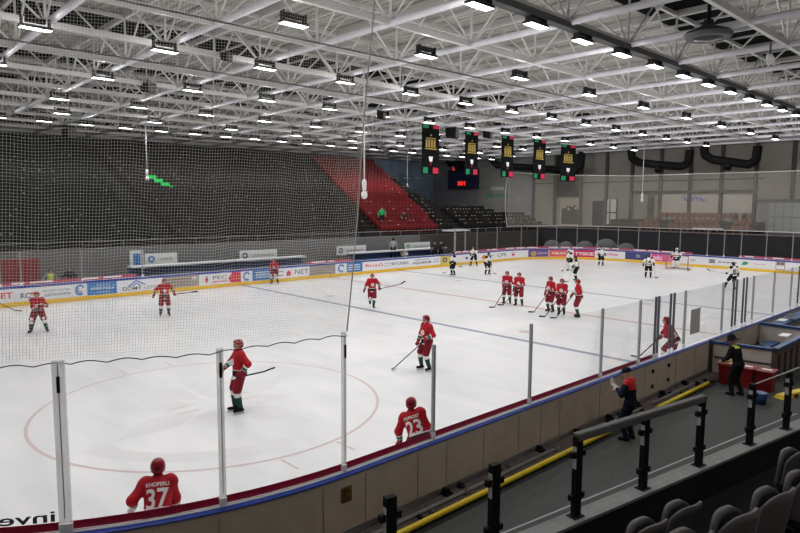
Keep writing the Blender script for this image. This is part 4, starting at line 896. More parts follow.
for nm, px, py, z, lb in (('sheet', 782.5, 320.5, 1.0, 'white sheet lying on the blue counter in the penalty box'), ('sheet', 785, 335.5, .98, 'white sheet lying on the blue rail nearer the slatted side'), ('cardboard_sheet', 790, 315.5, 1.12, 'pinkish flat tray lying on far counter of the penalty box')):
    p = at(px, py, z=z); mb = MB(); mb.box((-.3, -.14, 0), (.3, .14, .03)); tag(mb.build('paper_sheet', 'paper' if nm == 'sheet' else 'cushion', None, p), lb, 'paper')
p = at(757, 349, Y=-1.4); t = empty('equipment_bag', (*at(757, 350, z=.35)[:2], .02)); tag(t, 'dark green bag lying inside the penalty box', 'bag')
mb = MB(); mb.lathe((0, 0, 0), [(.3, 0), (.42, .15), (.40, .38), (.2, .52)], 12); mb.build('bag_body', 'leaf', t); mb = MB(); mb.tube([(-.2, 0, .48), (0, 0, .66), (.2, 0, .48)], .025, 6); mb.build('strap', 'black', t)
mb = MB(); X0 = 31.0
tag(glass_panel(sx(33.2)+.03, sx(36.6), 1.9, 'x', None), 'low extra glass pane behind the penalty box counter', 'glass pane', 'near side glass panes')
# red crates beside the penalty box
for k, (x, y, rz, w) in enumerate(((22.7, -1.08, 0, .215), (22.7, -1.60, 0, .215), (22.7, -2.12, 0, .215))):
    t = empty('plastic_crate', (x, y, 0), PI/2+.05*(k-1)); tag(t, 'red plastic crate beside the penalty box, %s from the boards%s' % (nth(k+1), ', yellow cord on it' if k == 0 else ''), 'crate', 'red crates by the penalty box')
    mb = MB(); mb.add([(-w*.9, -.22, 0), (w*.9, -.22, 0), (w*.9, .22, 0), (-w*.9, .22, 0), (-w, -.26, .56), (w, -.26, .56), (w, .26, .56), (-w, .26, .56)], [(0, 3, 2, 1), (4, 5, 6, 7), (0, 1, 5, 4), (1, 2, 6, 5), (2, 3, 7, 6), (3, 0, 4, 7)]); mb.build('crate_body', 'boxred', t)
    mb = MB(); mb.box((-w-.03, -.29, .56), (w+.03, .29, .63)); mb.build('lid', 'boxred', t)
    mb = MB(); mb.box((-.14, -.08, .63), (.12, .06, .638)); mb.build('white_label', 'paper', t)
mb = MB(); pts = []
for k in range(60): a = k/60*6*PI; r = .17-.02*math.sin(a*.7); pts.append((r*math.cos(a), r*.6*math.sin(a), .02+.0012*k))
mb.tube(pts, .014, 6); tag(mb.build('cord_coil', 'coil', None, (22.68, -1.05, .645)), 'yellow coiled cord lying on the red crate nearest the boards', 'cord')
p = at(791, 396, z=0); t = empty('yellow_block', p, -.25); tag(t, 'yellow floor block behind the right rail post', 'block')
mb = MB(); mb.add([(-.6, -.16, 0), (.6, -.16, 0), (.6, .16, 0), (-.6, .16, 0), (-.55, -.1, .12), (.55, -.1, .12), (.55, .1, .12), (-.55, .1, .12)], [(0, 3, 2, 1), (4, 5, 6, 7), (0, 1, 5, 4), (1, 2, 6, 5), (2, 3, 7, 6), (3, 0, 4, 7)]); mb.build('body', 'pipeyellow', t); mb = MB(); mb.box((-.1, -.165, .02), (.1, -.10, .08)); mb.build('dark_patch', 'black', t)
p = at(760, 393, z=.3); mb = MB(); mb.lathe((0, 0, -.3), [(.16, 0), (.2, .3), (.18, .32)], 12); tag(mb.build('blue_bucket', 'bench', None, p), 'small blue tub standing before the red crates', 'tub')
# ------------------------------------------------------------------ people: smooth unions of tapered limbs turned into one surface
def surface_net(fn, lo, hi, h):
    lo = np.asarray(lo, float); n = np.maximum(((np.asarray(hi)-lo)/h).astype(int)+2, 4)
    ax = [lo[i]+h*np.arange(n[i]) for i in range(3)]
    G = np.stack(np.meshgrid(*ax, indexing='ij'), -1); V = fn(G.reshape(-1, 3)).reshape(n)
    m = n-1; pos = np.zeros((*m, 3)); cnt = np.zeros(m)
    cor = [(i, j, k) for i in (0, 1) for j in (0, 1) for k in (0, 1)]
    sl = lambda c: V[c[0]:c[0]+m[0], c[1]:c[1]+m[1], c[2]:c[2]+m[2]]
    for a in cor:
        for d in range(3):
            if a[d] == 0:
                b = list(a); b[d] = 1; va, vb = sl(a), sl(b); cr = (va < 0) != (vb < 0)
                t = np.where(cr, va/np.where(cr, va-vb, 1), 0)
                for q in range(3): pos[..., q] += np.where(cr, a[q]+(t if q == d else 0), 0)
                cnt += cr
    mask = cnt > 0; idx = -np.ones(m, int); idx[mask] = np.arange(mask.sum())
    cell = np.stack(np.meshgrid(*[np.arange(q) for q in m], indexing='ij'), -1)
    verts = lo+h*(cell[mask]+pos[mask]/cnt[mask][:, None]); quads = []
    for d in range(3):
        e = [(d+1) % 3, (d+2) % 3]
        s0 = [slice(1, m[q]) for q in range(3)]; s0[d] = slice(0, m[d]); s1 = list(s0); s1[d] = slice(1, m[d]+1)
        va, vb = V[tuple(s0)], V[tuple(s1)]; cr = (va < 0) != (vb < 0); I = np.argwhere(cr); inside = (va < 0)[cr]
        if not len(I): continue
        off = np.array([1 if q != d else 0 for q in range(3)]); I = I+off
        def cid(o1, o2):
            J = I.copy(); J[:, e[0]] -= o1; J[:, e[1]] -= o2; return idx[J[:, 0], J[:, 1], J[:, 2]]
        Q = np.stack([cid(1, 1), cid(0, 1), cid(0, 0), cid(1, 0)], 1); Q[~inside] = Q[~inside][:, ::-1]; quads.append(Q)
    Q = np.concatenate(quads); return verts, Q[(Q >= 0).all(1)]
def cone(a, b, ra, rb, flat=None): return (np.asarray(a, float), np.asarray(b, float), ra, rb, flat)
def prim_d(p, pr):
    a, b, ra, rb, flat = pr
    q = p-a; ba = b-a
    if flat is not None:
        ax, f = flat; q = q+np.outer(q@ax, ax)*(1/f-1); ba = ba+ax*(ba@ax)*(1/f-1)
    L = ba@ba; t = np.clip(q@ba/L, 0, 1) if L > 1e-9 else np.zeros(len(q))
    d = np.linalg.norm(q-t[:, None]*ba, axis=1)-(ra+(rb-ra)*t)
    if flat is not None: d = d*flat[1]
    return d, t
def sdf(prims, k=.03, cuts=()):
    def fn(p):
        d = None
        for pr in prims:
            e, _ = prim_d(p, pr)
            if d is None: d = e
            else:
                h = np.clip(.5+.5*(d-e)/k, 0, 1); d = d+(e-d)*h-k*h*(1-h)
        for (c, n) in cuts: d = np.maximum(d, (p-c)@n)
        return d
    return fn
def blob(name, prims, h, mats, parent, k=.03, cuts=(), matfn=None):
    pts = np.array([q for pr in prims for q in (pr[0], pr[1])]); r = max(max(pr[2], pr[3]) for pr in prims)+.02
    v, f = surface_net(sdf(prims, k, cuts), pts.min(0)-r, pts.max(0)+r, h)
    me = bpy.data.meshes.new(name); me.from_pydata(v.tolist(), [], f.tolist())
    for m in (mats if isinstance(mats, (list, tuple)) else [mats]): me.materials.append(MT[m])
    me.polygons.foreach_set('use_smooth', [True]*len(f))
    if matfn is not None:
        c = v[f].mean(1); D = np.stack([prim_d(c, pr)[0] for pr in prims]); i = D.argmin(0); t = np.stack([prim_d(c, pr)[1] for pr in prims])[i, np.arange(len(c))]
        me.polygons.foreach_set('material_index', matfn(c, i, t).astype(np.int32))
    me.update(); return link(name, me, parent)
def ik(a, c, l1, l2, pole):
    d = c-a; L = np.linalg.norm(d); L2 = min(L, (l1+l2)*.995); d = d/L; c = a+d*L2
    x = (l1*l1-l2*l2+L2*L2)/(2*L2); y = math.sqrt(max(0, l1*l1-x*x)); pole = pole-d*(pole@d); pole = pole/(np.linalg.norm(pole)+1e-9)
    return a+d*x+pole*y, c
def Rz(a): c, s = math.cos(a), math.sin(a); return np.array([[c, -s, 0], [s, c, 0], [0, 0, 1]])
def Ry(a): c, s = math.cos(a), math.sin(a); return np.array([[c, 0, s], [0, 1, 0], [-s, 0, c]])
def Rx(a): c, s = math.cos(a), math.sin(a); return np.array([[1, 0, 0], [0, c, -s], [0, s, c]])
V3 = lambda *a: np.array(a, float)
def unit(v): return v/(np.linalg.norm(v)+1e-12)
def hand_prims(W, Tg, u, sgn, r=.013, wrap=.030, thick=1.0, curl=1.0):
    """palm, four fingers closing round the axis u at Tg, thumb from the palm's side; W is the wrist"""
    d = Tg-W; d = d-u*(d@u); d = unit(d) if np.linalg.norm(d) > .01 else unit(np.cross(u, V3(0, 0, 1)))
    n = unit(np.cross(u, d))*sgn; k = thick
    ang = lambda th, rr, s: Tg+u*s+(d*math.cos(th)+n*math.sin(th))*rr
    pr = []; kn = [ang(1.15, wrap+.012, s) for s in (-.036*k, -.012*k, .012*k, .036*k)]
    wr = W+d*.01
    for q in kn: pr.append(cone(wr+(q-wr)*.35, q, r*1.5*k, r*1.15*k))
    for i, s in enumerate((-.038*k, -.013*k, .013*k, .038*k)):
        L = (1.9, 2.4, 2.6, 2.35)[i]*curl; ths = [1.15-L*q for q in (0, .34, .67, 1)]; P_ = [ang(t, wrap+r*.6, s) for t in ths]
        for a, b in zip(P_, P_[1:]): pr.append(cone(a, b, r*k*1.05, r*k*.92))
    tb = wr+(ang(1.8, wrap+.005, .05*k)-wr)*.75; t1 = ang(2.2, wrap+.008, .058*k); t2 = ang(3.0, wrap+.006, .05*k)
    pr += [cone(wr+(tb-wr)*.3, tb, r*1.3*k, r*1.15*k), cone(tb, t1, r*1.15*k, r*k), cone(t1, t2, r*k, r*.9*k)]
    return pr
def face_dir(x, y, fx, tw):
    f = unit(V3(x-CX, y-CY, 0)); r = V3(f[1], -f[0], 0); d = r*fx-f*tw; return math.atan2(d[1], d[0])
TEAM = dict(
 red=dict(jersey=['red', 'jwhite', 'green', 'jblack'], pants='darkred', socks=['jwhite', 'sockgreen', 'jblack'], helmet='helmred', glove='glovered', shoulder=0),
 white=dict(jersey=['jwhite', 'jwhite', 'jblack', 'jblack'], pants='jblack', socks=['jwhite', 'jblack', 'jwhite'], helmet='helmblack', glove='jblack', shoulder=3))
def person(name_label, x, y, z, face, kind='red', h=.022, pelvis=(0, 0, .93), lean=.12, tilt=0, twist=0, head=(0, .1), feet=None, hands=None, grip=(None, None), S=1.0, group=None, number=None, nametxt=None, crest=True, goalie=False, sock2=None, cloth=None, helmet=None, glove=None, cat='person', seated=False, elbow=.75):
    S = S*1.045 if kind in TEAM else S
    root_parts = []
    skates = .045 if kind in TEAM else 0.
    feet = feet or ((.02, .17, .25), (.02, -.17, -.25)); hands = list(hands or ((.12, .34, .86), (.12, -.34, .86)))
    Pv = V3(*pelvis)+V3(0, 0, skates); Rt = Rz(twist)@Ry(lean)@Rx(tilt); Rh = Rz(twist+head[0])@Ry(head[1])
    up = Rt@V3(0, 0, 1); fw = Rt@V3(1, 0, 0); lf = Rt@V3(0, 1, 0)
    C = Pv+up*.30; N = Pv+up*.515; H = N+up*.03+Rh@V3(.02, 0, .115)
    J = {}
    for i, s in enumerate((1, -1)):
        hip = Pv+V3(0, .10*s, -.02); fx, fy, fa = feet[i][:3]; fz = feet[i][3] if len(feet[i]) > 3 else 0
        ank = V3(fx, fy, .085+skates+fz); kn, ank2 = ik(hip, ank, .44, .43, V3(1, .12*s, .1) if not seated else V3(.3, 0, 1))
        sh = N+lf*.168*s-up*.055; hd = V3(*hands[i]); fr = unit(hd-sh)
        pole = -fw*.6+lf*elbow*s-V3(0, 0, .55)
        wr_t = hd-fr*.06; el, wr = ik(sh, wr_t, .30, .27, pole); J[s] = dict(hip=hip, kn=kn, ank=ank2, fa=fa, sh=sh, el=el, wr=wr, hd=wr+unit(hd-wr)*.06 if np.linalg.norm(hd-wr) > 1e-6 else hd)
    # the body: one continuous surface from head to feet
    hf = Rh@V3(1, 0, 0); hl = Rh@V3(0, 1, 0); hu = Rh@V3(0, 0, 1)
    b = [cone(Pv+V3(0, .06, 0), Pv-V3(0, .06, 0), .10, .10), cone(Pv, C, .11, .12, (fw, .75)), cone(C, N-up*.08, .12, .10, (fw, .75)), cone(N-up*.07, N+up*.09, .055, .05),
         cone(H+hu*.02-hf*.012, H+hu*.025+hf*.01, .086, .083), cone(H-hu*.05+hf*.025, H-hu*.08+hf*.045, .058, .042), cone(H+hf*.088-hu*.002, H+hf*.108-hu*.032, .011, .016),
         cone(H+hf*.075+hu*.02+hl*.03, H+hf*.075+hu*.02-hl*.03, .022, .022)]
    for s in (1, -1):
        q = J[s]; b += [cone(H+hl*.09*s-hu*.01, H+hl*.094*s-hu*.035-hf*.005, .02, .014), cone(N-up*.06, q['sh'], .06, .055), cone(q['sh'], q['el'], .052, .042), cone(q['el'], q['wr'], .042, .03),
                        cone(q['hip'], q['kn'], .085, .058), cone(q['kn'], q['ank'], .056, .04), cone(q['ank']-V3(0, 0, .03), q['ank']+Rz(q['fa'])@V3(.09, 0, -.035), .034, .024)]
        g = grip[i] if (i := (0 if s == 1 else 1)) is not None else None
        u = unit(V3(*g)) if g is not None else unit(np.cross(q['hd']-q['wr'], V3(0, 0, 1))+1e-6)
        q['u'] = u
        if kind in TEAM: b += [cone(q['wr'], q['hd'], .028, .022)]
        else: b += hand_prims(q['wr'], q['hd'], u, s, r=.011, wrap=.016 if g is not None else .035, curl=1 if g is not None else .65)
    body = blob('person', b, h if kind in TEAM else min(h, .016), 'skin', None, .025)
    body.location = (x, y, z); body.rotation_euler = (0, 0, face); tag(body, name_label, cat, group)
    if S != 1: body.scale = (S, S, S)
    for s in (1, -1): m2 = MB(); m2.lathe(H+hf*.086+hl*.034*s+hu*.008, [(.004, -.010), (.011, -.004), (.011, .004), (.004, .010)], 8); m2.build('eye', 'eye', body)
    m2 = MB(); m2.obox(H+hf*.091-hu*.062, hf, hl, hu, .006, .024, .006); m2.build('mouth', 'lip', body)
    if kind in TEAM:
        T_ = TEAM[kind]; hem = -.13
        jp = [cone(Pv-up*.08, C, .205, .185, (fw, .84)), cone(C, N-up*.13, .185, .16, (fw, .78)), cone(N-up*.13+lf*.09, N-up*.13-lf*.09, .112, .112), cone(N-up*.06, N+up*.0, .095, .078)]
        for s in (1, -1): q = J[s]; jp += [cone(q['sh']+lf*.0*s, q['sh']+lf*.03*s-up*.02, .092, .088), cone(q['sh'], q['el'], .086, .074), cone(q['el'], q['el']+(q['wr']-q['el'])*.80, .076, .058)]
        def jm(c, i, t):
            hh = (c-Pv)@up; tor = i < 4; m = np.zeros(len(c)); m[tor & (hh < hem+.055)] = 1; m[tor & (hh >= hem+.055) & (hh < .06)] = 3; m[tor & (hh >= .06) & (hh < .085)] = 1
            fa_ = (i == 6) | (i == 9); m[fa_ & (t > .28) & (t < .45)] = 1; m[fa_ & (t >= .45) & (t < .80)] = 2; m[fa_ & (t >= .8)] = 1
            if T_['shoulder']: m[((i >= 2) & (hh > .42)) | (i == 4) | (i == 7)] = 3; m[tor & (hh < .0)] = 0; m[tor & (hh < hem+.05)] = 3
            return m
        cl = [(Pv+up*hem, -up)]
        jo = blob('jersey', jp, h, T_['jersey'], body, .045, cl, jm)
        pp = [cone(Pv+V3(0, .06, -.01), Pv+V3(0, -.06, -.01), .135, .135)]
        for s in (1, -1): q = J[s]; pp.append(cone(q['hip'], q['hip']+(q['kn']-q['hip'])*.92, .130, .112))
        blob('shorts', pp, h, T_['pants'], body, .03, [(Pv+V3(0, 0, .08), V3(0, 0, 1))]+[])
        for s in (1, -1):
            q = J[s]; w = 1.75 if goalie else 1.0; ax = unit(q['ank']-q['kn'])
            sp = [cone(q['kn']-ax*.05, q['kn']+ax*.10, .083*w, .083*w), cone(q['kn']+ax*.08, q['ank'], .085*w, .058*w)]
            sk = list(T_['socks']); 
            if goalie: sk = ['jwhite', 'jwhite', 'jblack']
            blob('leg_pad' if goalie else 'sock', sp, h, sk, body, .03, [(q['ank']-ax*.01, ax)], lambda c, i, t, q=q, ax=ax: np.where((c-q['kn'])@ax < .13, 0, np.where((c-q['kn'])@ax < .40, 1, 2)))
            Rf = Rz(q['fa']); F = lambda *a: q['ank']+Rf@V3(*a)
            sk_ = blob('skate', [cone(F(0, 0, .07), F(-.01, 0, -.02), .055, .052), cone(F(-.05, 0, -.045), F(.15, 0, -.05), .043, .038)], min(h, .018), 'skate', body, .03, [(F(0, 0, -.088), V3(0, 0, -1))])
            m2 = MB(); m2.obox(F(.04, 0, -.10), Rf@V3(1, 0, 0), Rf@V3(0, 1, 0), V3(0, 0, 1), .12, .012, .014); m2.build('blade_holder', 'holder', sk_)
            m2 = MB(); m2.obox(F(.04, 0, -.121), Rf@V3(1, 0, 0), Rf@V3(0, 1, 0), V3(0, 0, 1), .145, .003, .009); m2.build('blade', 'blade', sk_)
            gm = glove or T_['glove']; gp = hand_prims(q['wr'], q['hd'], q['u'], s, r=.020, wrap=.030, thick=1.15, curl=1 if grip[0 if s == 1 else 1] is not None else .6)
            gp.append(cone(q['el']+(q['wr']-q['el'])*.72, q['wr']+unit(q['hd']-q['wr'])*.02, .062, .048))
            blob('glove', gp, min(h, .013), gm, body, .010)
        hm = helmet or T_['helmet']
        ho = blob('helmet', [cone(H+hu*.035-hf*.025, H+hu*.04+hf*.018, .106, .100), cone(H-hu*.012-hf*.05, H+hu*.0-hf*.025, .088, .094)]+[cone(H+hl*.076*s+hu*.0, H+hl*.08*s-hu*.05-hf*.005, .03, .026) for s in (1, -1)], min(h, .018), hm, body, .02,
                  [(H+hf*.055+hu*.035, unit(hf*1.0-hu*.75)), (H-hu*.085, -hu)])
        m2 = MB(); m2.obox(H+hu*.01-hf*.130, hf, hl, hu, .006, .022, .022); m2.build('helmet_mark', 'jblack' if hm != 'helmblack' else 'jwhite', ho)
        m2 = MB(); vs = []
        for a in np.linspace(-1.15, 1.15, 9):
            d = hf*math.cos(a)+hl*math.sin(a); vs += [H+d*.112+hu*.05, H+d*.118-hu*.012]
        m2.add(vs+[q+hf*.003 for q in vs], [(2*i, 2*i+1, 2*i+3, 2*i+2) for i in range(8)]+[(18+2*i, 18+2*i+2, 18+2*i+3, 18+2*i+1) for i in range(8)], 0, True); m2.build('visor', 'visor', body)
        # number, name and crest laid on the jersey surface
        tree = BVHTree.FromPolygons([v.co for v in jo.data.vertices], [tuple(p.vertices) for p in jo.data.polygons])
        def lay(polys, m, side, name):
            m2 = MB()
            for v, f in polys:
                v, f = refine(v, f, .04); pts = []
                for q in v:
                    o = Pv+lf*(-q[0] if side < 0 else q[0])+up*q[1]+fw*side*.6; hit = tree.ray_cast(Vector(o), Vector(-fw*side))
                    pts.append(np.array(hit[0])+fw*side*.008 if hit[0] is not None else Pv+up*q[1]+lf*(-q[0] if side < 0 else q[0])+fw*side*.15)
                m2.add(pts, f)
            if side > 0: m2.f = [q[::-1] for q in m2.f]
            return m2.build(name, m, body)
        if number: lay([fit_text(number, -.155, .06, .155, .35, .02)], 'jwhite' if kind == 'red' else 'jblack', -1, 'back_number')
        if nametxt: lay([fit_text(nametxt, -.16, .375, .16, .435, .02)], 'jwhite' if kind == 'red' else 'jblack', -1, 'back_name')
        if crest and kind == 'red': lay([disc2(0, .26, .085, 14)], 'jwhite', 1, 'crest'); 
        if crest and kind == 'red': lay([disc2(0, .26, .04, 8)], 'jblack', 1, 'crest_mark')
    else:
        c = cloth; jc, tr, sh_, hat = c['top'], c['trousers'], c['shoes'], c.get('hat')
        jp = [cone(Pv-up*.02, C, .165, .17, (fw, .76)), cone(C, N-up*.12, .17, .145, (fw, .76)), cone(N-up*.12+lf*.09, N-up*.12-lf*.09, .095, .095), cone(N-up*.05, N-up*.0, .07, .062)]
        for s in (1, -1): q = J[s]; jp += [cone(q['sh'], q['el'], .078, .064), cone(q['el'], q['wr']-unit(q['wr']-q['el'])*.03, .062, .047)]
        def jm(cc, i, t):
            hh = (cc-Pv)@up; m = np.zeros(len(cc))
            if c.get('yoke'): m[(hh > c.get('yoke_h', .34)) & ((i < 4) | ((i % 2 == 0) & (t < c.get('yoke_arm', .35))))] = 1
            return m
        blob('jacket', jp, min(h, .02), [jc, c.get('yoke') or jc], body, .04, [(Pv-up*.14, -up)], jm)
        pp = [cone(Pv+V3(0, .06, -.03), Pv+V3(0, -.06, -.03), .128, .128)]
        for s in (1, -1): q = J[s]; pp += [cone(q['hip'], q['kn'], .105, .078), cone(q['kn'], q['ank']+V3(0, 0, .01), .076, .062)]
        blob('trousers', pp, min(h, .02), tr, body, .035, [(Pv+V3(0, 0, .07), V3(0, 0, 1))])
        for s in (1, -1):
            q = J[s]; Rf = Rz(q['fa']); F = lambda *a: q['ank']+Rf@V3(*a)
            blob('shoe', [cone(F(-.04, 0, -.035), F(.14, 0, -.05), .05, .042), cone(F(0, 0, .02), F(0, 0, -.03), .05, .05)], .016, sh_, body, .02, [(F(0, 0, -.083), V3(0, 0, -1))])
        if hat == 'cap':
            blob('cap', [cone(H+hu*.045-hf*.015, H+hu*.05+hf*.01, .105, .10), cone(H+hu*.05+hf*.09, H+hu*.03+hf*.16, .045, .03, (hu, .3))], .014, c['hatm'], body, .02, [(H+hu*.025, -hu)])
        elif hat == 'wide':
            blob('hat', [cone(H+hu*.06, H+hu*.12, .135, .12)], .016, c['hatm'], body, .02, [(H+hu*.03, -hu)])
            m2 = MB(); m2.lathe((0, 0, 0), [(.12, 0), (.225, -.02), (.23, -.01), (.13, .02)], 20); rotm = np.stack([hf, hl, hu], 1); m2.v = [tuple(H+hu*.04+rotm@np.array(q)) for q in m2.v]; m2.build('hat_brim', c['hatm'], body)
        else: blob('hair', [cone(H+hu*.045-hf*.03, H+hu*.05, .10, .095), cone(H-hu*.01-hf*.05, H-hf*.05, .085, .085)], .016, c.get('hair', 'jblack'), body, .02, [(H+hf*.05+hu*.04, unit(hf-hu*.5))])
    body['_J'] = 0; del body['_J']
    return body, J
PS = 1.0
def to_world(x, y, z, face, q): return V3(x, y, z)+Rz(face)@V3(*q)*PS
def to_local(x, y, z, face, q): return Rz(-face)@(V3(*q)-V3(x, y, z))/PS
def stick(name_label, butt, blade, bdir, m='stickdark', bh=.07):
    """shaft from butt to the heel, curved blade from the heel along bdir"""
    butt, blade = V3(*butt), V3(*blade); bd = unit(V3(*bdir)); t = empty('hockey_stick', blade); tag(t, name_label, 'hockey stick', 'hockey sticks')
    d = unit(butt-blade); up = d-bd*(d@bd); up = unit(up) if np.linalg.norm(up) > .05 else V3(0, 0, 1)
    mb = MB(); mb.bar(butt-blade, up*.03, .024, .032); mb.build('shaft', m, t)
    mb = MB(); mb.bar(butt-blade, butt-blade-d*.14, .032, .04); mb.build('grip_tape', 'tape' if m == 'sticklight' else 'adwhite', t)
    side = unit(np.cross(bd, up)); mb = MB(); n = 6; vs = []
    for i in range(n+1):
        u = i/n; c = bd*(.31*u-.02)+side*.03*u*u; hh = bh*(.75+.25*math.sin(u*PI*.7)); lo = c-up*.012*0
        vs += [lo-side*.007, lo+side*.007, lo+up*hh+side*.007, lo+up*hh-side*.007]
    fs = [(0, 3, 2, 1), (4*n, 4*n+1, 4*n+2, 4*n+3)]
    for i in range(n):
        for k in range(4): fs.append((4*i+k, 4*i+(k+1) % 4, 4*i+4+(k+1) % 4, 4*i+4+k))
    mb.add(vs, fs); mb.build('blade', 'tape', t)
    return t
def player(label, px, py, fx, tw, team='red', top=None, blade=None, blade_px=None, top_hand='L', both=True, slabel=None, bdir=None, xy=None, butt_ext=.10, second=.42, stickm='stickdark', **kw):
    """stand a player on the ice where the photograph shows the skates; top = upper hand (local), blade on the ice at a pixel or local"""
    global PS; PS = 1.045
    x, y = xy if xy else at(px, py, z=0)[:2]; face = face_dir(x, y, fx, tw)
    hands = kw.pop('hands', None); grip = [None, None]
    if top is not None:
        bl = V3(*blade) if blade is not None else to_local(x, y, 0, face, (*at(*blade_px, z=.02)[:2], .02))
        tp = V3(*top); ax = unit(tp-bl); L = np.linalg.norm(tp-bl); i = 0 if top_hand == 'L' else 1
        hands = list(hands or ((.12, .36, .90), (.12, -.36, .90))); hands[i] = tuple(tp); grip[i] = ax
        if both: hands[1-i] = tuple(bl+ax*L*(1-second)); grip[1-i] = ax
    b, J = person(label, x, y, 0, face, team, hands=hands, grip=grip, **kw)
    if top is not None:
        q = J[1 if top_hand == 'L' else -1]['hd']; ax = unit(q-bl)
        bw = to_world(x, y, 0, face, bl); tw_ = to_world(x, y, 0, face, q+ax*butt_ext)
        bd = Rz(face)@V3(*(bdir or (.5, .6 if top_hand == 'R' else -.6, 0)))
        stick(slabel or 'dark hockey stick', tw_, bw, bd, stickm)
    return b

GR, GW = 'red players on the ice', 'white players on the ice'
wide = ((.05, .33, .35), (.0, -.33, -.35))
# nearest first
player('person in red jersey 37 seen from behind, standing against the near corner boards', 0, 0, .12, -1, xy=(5.86, 1.36), h=.013, number='37', nametxt='KHOPERU', lean=.52, head=(0, .10), elbow=.4, hands=((.16, .38, .70), (.26, -.23, .50)), pelvis=(-.10, 0, .66), feet=((.0, .2, .3), (.0, -.2, -.3)), group=GR, twist=.05, glove='jwhite')
player('person in red jersey 23 leaning to one side behind the near boards', 0, 0, .28, -1, xy=(10.86, .80), h=.013, number='23', nametxt='POPROST', lean=.28, tilt=-.40, head=(.1, .12), elbow=.35, hands=((.15, .36, .52), (.26, -.30, .66)), pelvis=(0, -.08, .70), feet=((.0, .28, .3), (.0, -.25, -.3)), group=GR)
player('person in red hockey kit in profile inside the near faceoff circle, glove held forward', 240.5, 412, -1, .22, h=.014, top=(.02, .27, .98), blade=(-.62, .04, .97), top_hand='L', both=False, hands=((.02, .27, 1), (.44, -.02, 1.06)), bdir=(-1, 0, .35), slabel='hockey stick held level behind the red player in the near circle', lean=.0, S=1.04, pelvis=(0, 0, .955), feet=((.02, .10, .1), (.10, -.12, -.1)), head=(.15, .1), group=GR, crest=True, number='71', butt_ext=.3)
player('person in red hockey kit between near circle and blue line, stick reaching left', 427, 370, -.8, .5, h=.014, top=(.22, .20, 1.02), blade_px=(394, 368), top_hand='L', second=.30, slabel='hockey stick reaching left from the red player near the blue line', bdir=(.6, .6, 0), lean=.05, feet=((.02, .16, .3), (.10, -.18, -.05)), group=GR, number='9')
player('person in red hockey kit bent over at the near boards behind dark gate posts', 0, 0, -.9, -.12, xy=(23.35, 1.0), h=.016, top=(.34, .16, .96), blade=None, blade_px=(639, 357), top_hand='L', second=.35, slabel='hockey stick of the bent red player behind the near gate posts', bdir=(.8, .3, 0), lean=.52, pelvis=(-.08, 0, .86), head=(.1, -.1), feet=((.2, .2, .1), (-.28, -.2, -.1)), group=GR, number='17')
player('person in red hockey kit gliding with wide legs at far left, behind the net', 39, 332, -.12, 1, top=(.30, .10, 1.10), blade_px=(31.5, 332), top_hand='L', second=.30, slabel='hockey stick upright in front of the leftmost red player', bdir=(.6, -.2, 0), lean=.32, pelvis=(-.05, 0, .86), feet=((.05, .29, .4), (.0, -.29, -.3)), group=GR)
player('person in red hockey kit with both arms spread, behind the net', 165, 316, .12, 1, top=(.18, .44, 1.02), blade=(.20, 1.18, 1.04), top_hand='L', both=False, hands=((.18, .44, 1.02), (.12, -.50, .96)), bdir=(0, 1, .05), slabel='hockey stick held out level to the right behind the net', lean=.16, feet=((.0, .17, .2), (.0, -.19, -.2)), group=GR, butt_ext=.05)
player('person in red hockey kit by the far boards next to the small blue advert', 275, 284, -.4, 1, lean=.34, pelvis=(-.05, 0, .88), hands=((.30, .10, .98), (.32, -.16, .92)), group=GR, head=(0, .3), feet=((.0, .2, .3), (.05, -.2, -.2)))
player('person in red hockey kit skating alone just past the free edge of the net', 372, 308, .15, 1, top=(.22, .36, 1.0), blade=(.35, 1.42, 1.22), top_hand='L', both=False, hands=((.2, .36, 1), (.0, -.42, .86)), bdir=(.2, .7, .5), slabel='hockey stick held out to the right by the lone red player past the net', lean=.14, feet=((.14, .06, .2), (-.30, -.06, 0, .12)), group=GR)
player('person in red hockey kit, left one of the pair near centre line', 507, 304, -.25, 1, top=(.26, .05, 1.0), blade_px=(494.5, 307.5), top_hand='L', slabel='hockey stick of the left one of the red pair', bdir=(.3, -.8, 0), group=GR)
player('person in red hockey kit, right one of the pair near centre line', 519, 306, -.3, 1, top=(.28, .05, 1.0), blade_px=(503, 305.5), top_hand='L', slabel='hockey stick of the right one of the red pair', bdir=(.3, -.8, 0), group=GR)
player('person in red hockey kit, leftmost of the three waiting at centre line', 551, 312, -.75, .65, top=(.26, .08, 1.0), blade_px=(534, 312.5), top_hand='L', slabel='leftmost hockey stick of the three waiting red players', bdir=(.8, -.3, 0), group=GR)
player('person in red hockey kit, middle of the three waiting at centre line', 561.5, 315, -.3, 1, top=(.28, .02, 1.0), blade_px=(545, 317), top_hand='L', slabel='middle hockey stick of the three waiting red players', bdir=(.3, -.8, 0), group=GR, feet=((0, .12, .2), (0, -.12, -.2)))
player('person in red hockey kit, rightmost of the three waiting at centre line', 578.5, 317.5, -.85, .05, top=(.32, .14, 1.05), blade_px=(556, 318.5), top_hand='L', slabel='rightmost hockey stick of the three waiting red players', bdir=(.8, -.1, 0), group=GR, number='77', S=1.03)
player('person in white jersey skating near the yellow advert at far boards', 453.5, 275.5, -.7, .5, 'white', h=.026, top=(.26, .1, 1.0), blade_px=(446, 273), slabel='hockey stick of the white player near the yellow advert', bdir=(.6, -.5, 0), stickm='sticklight', group=GW)
player('person in white jersey standing close to far boards, legs apart', 474, 266, -.5, .8, 'white', h=.028, top=(.3, .1, 1.0), blade_px=(462, 267), slabel='hockey stick of the white player standing close to far boards', bdir=(.6, -.5, 0), feet=wide, lean=.25, stickm='sticklight', group=GW)
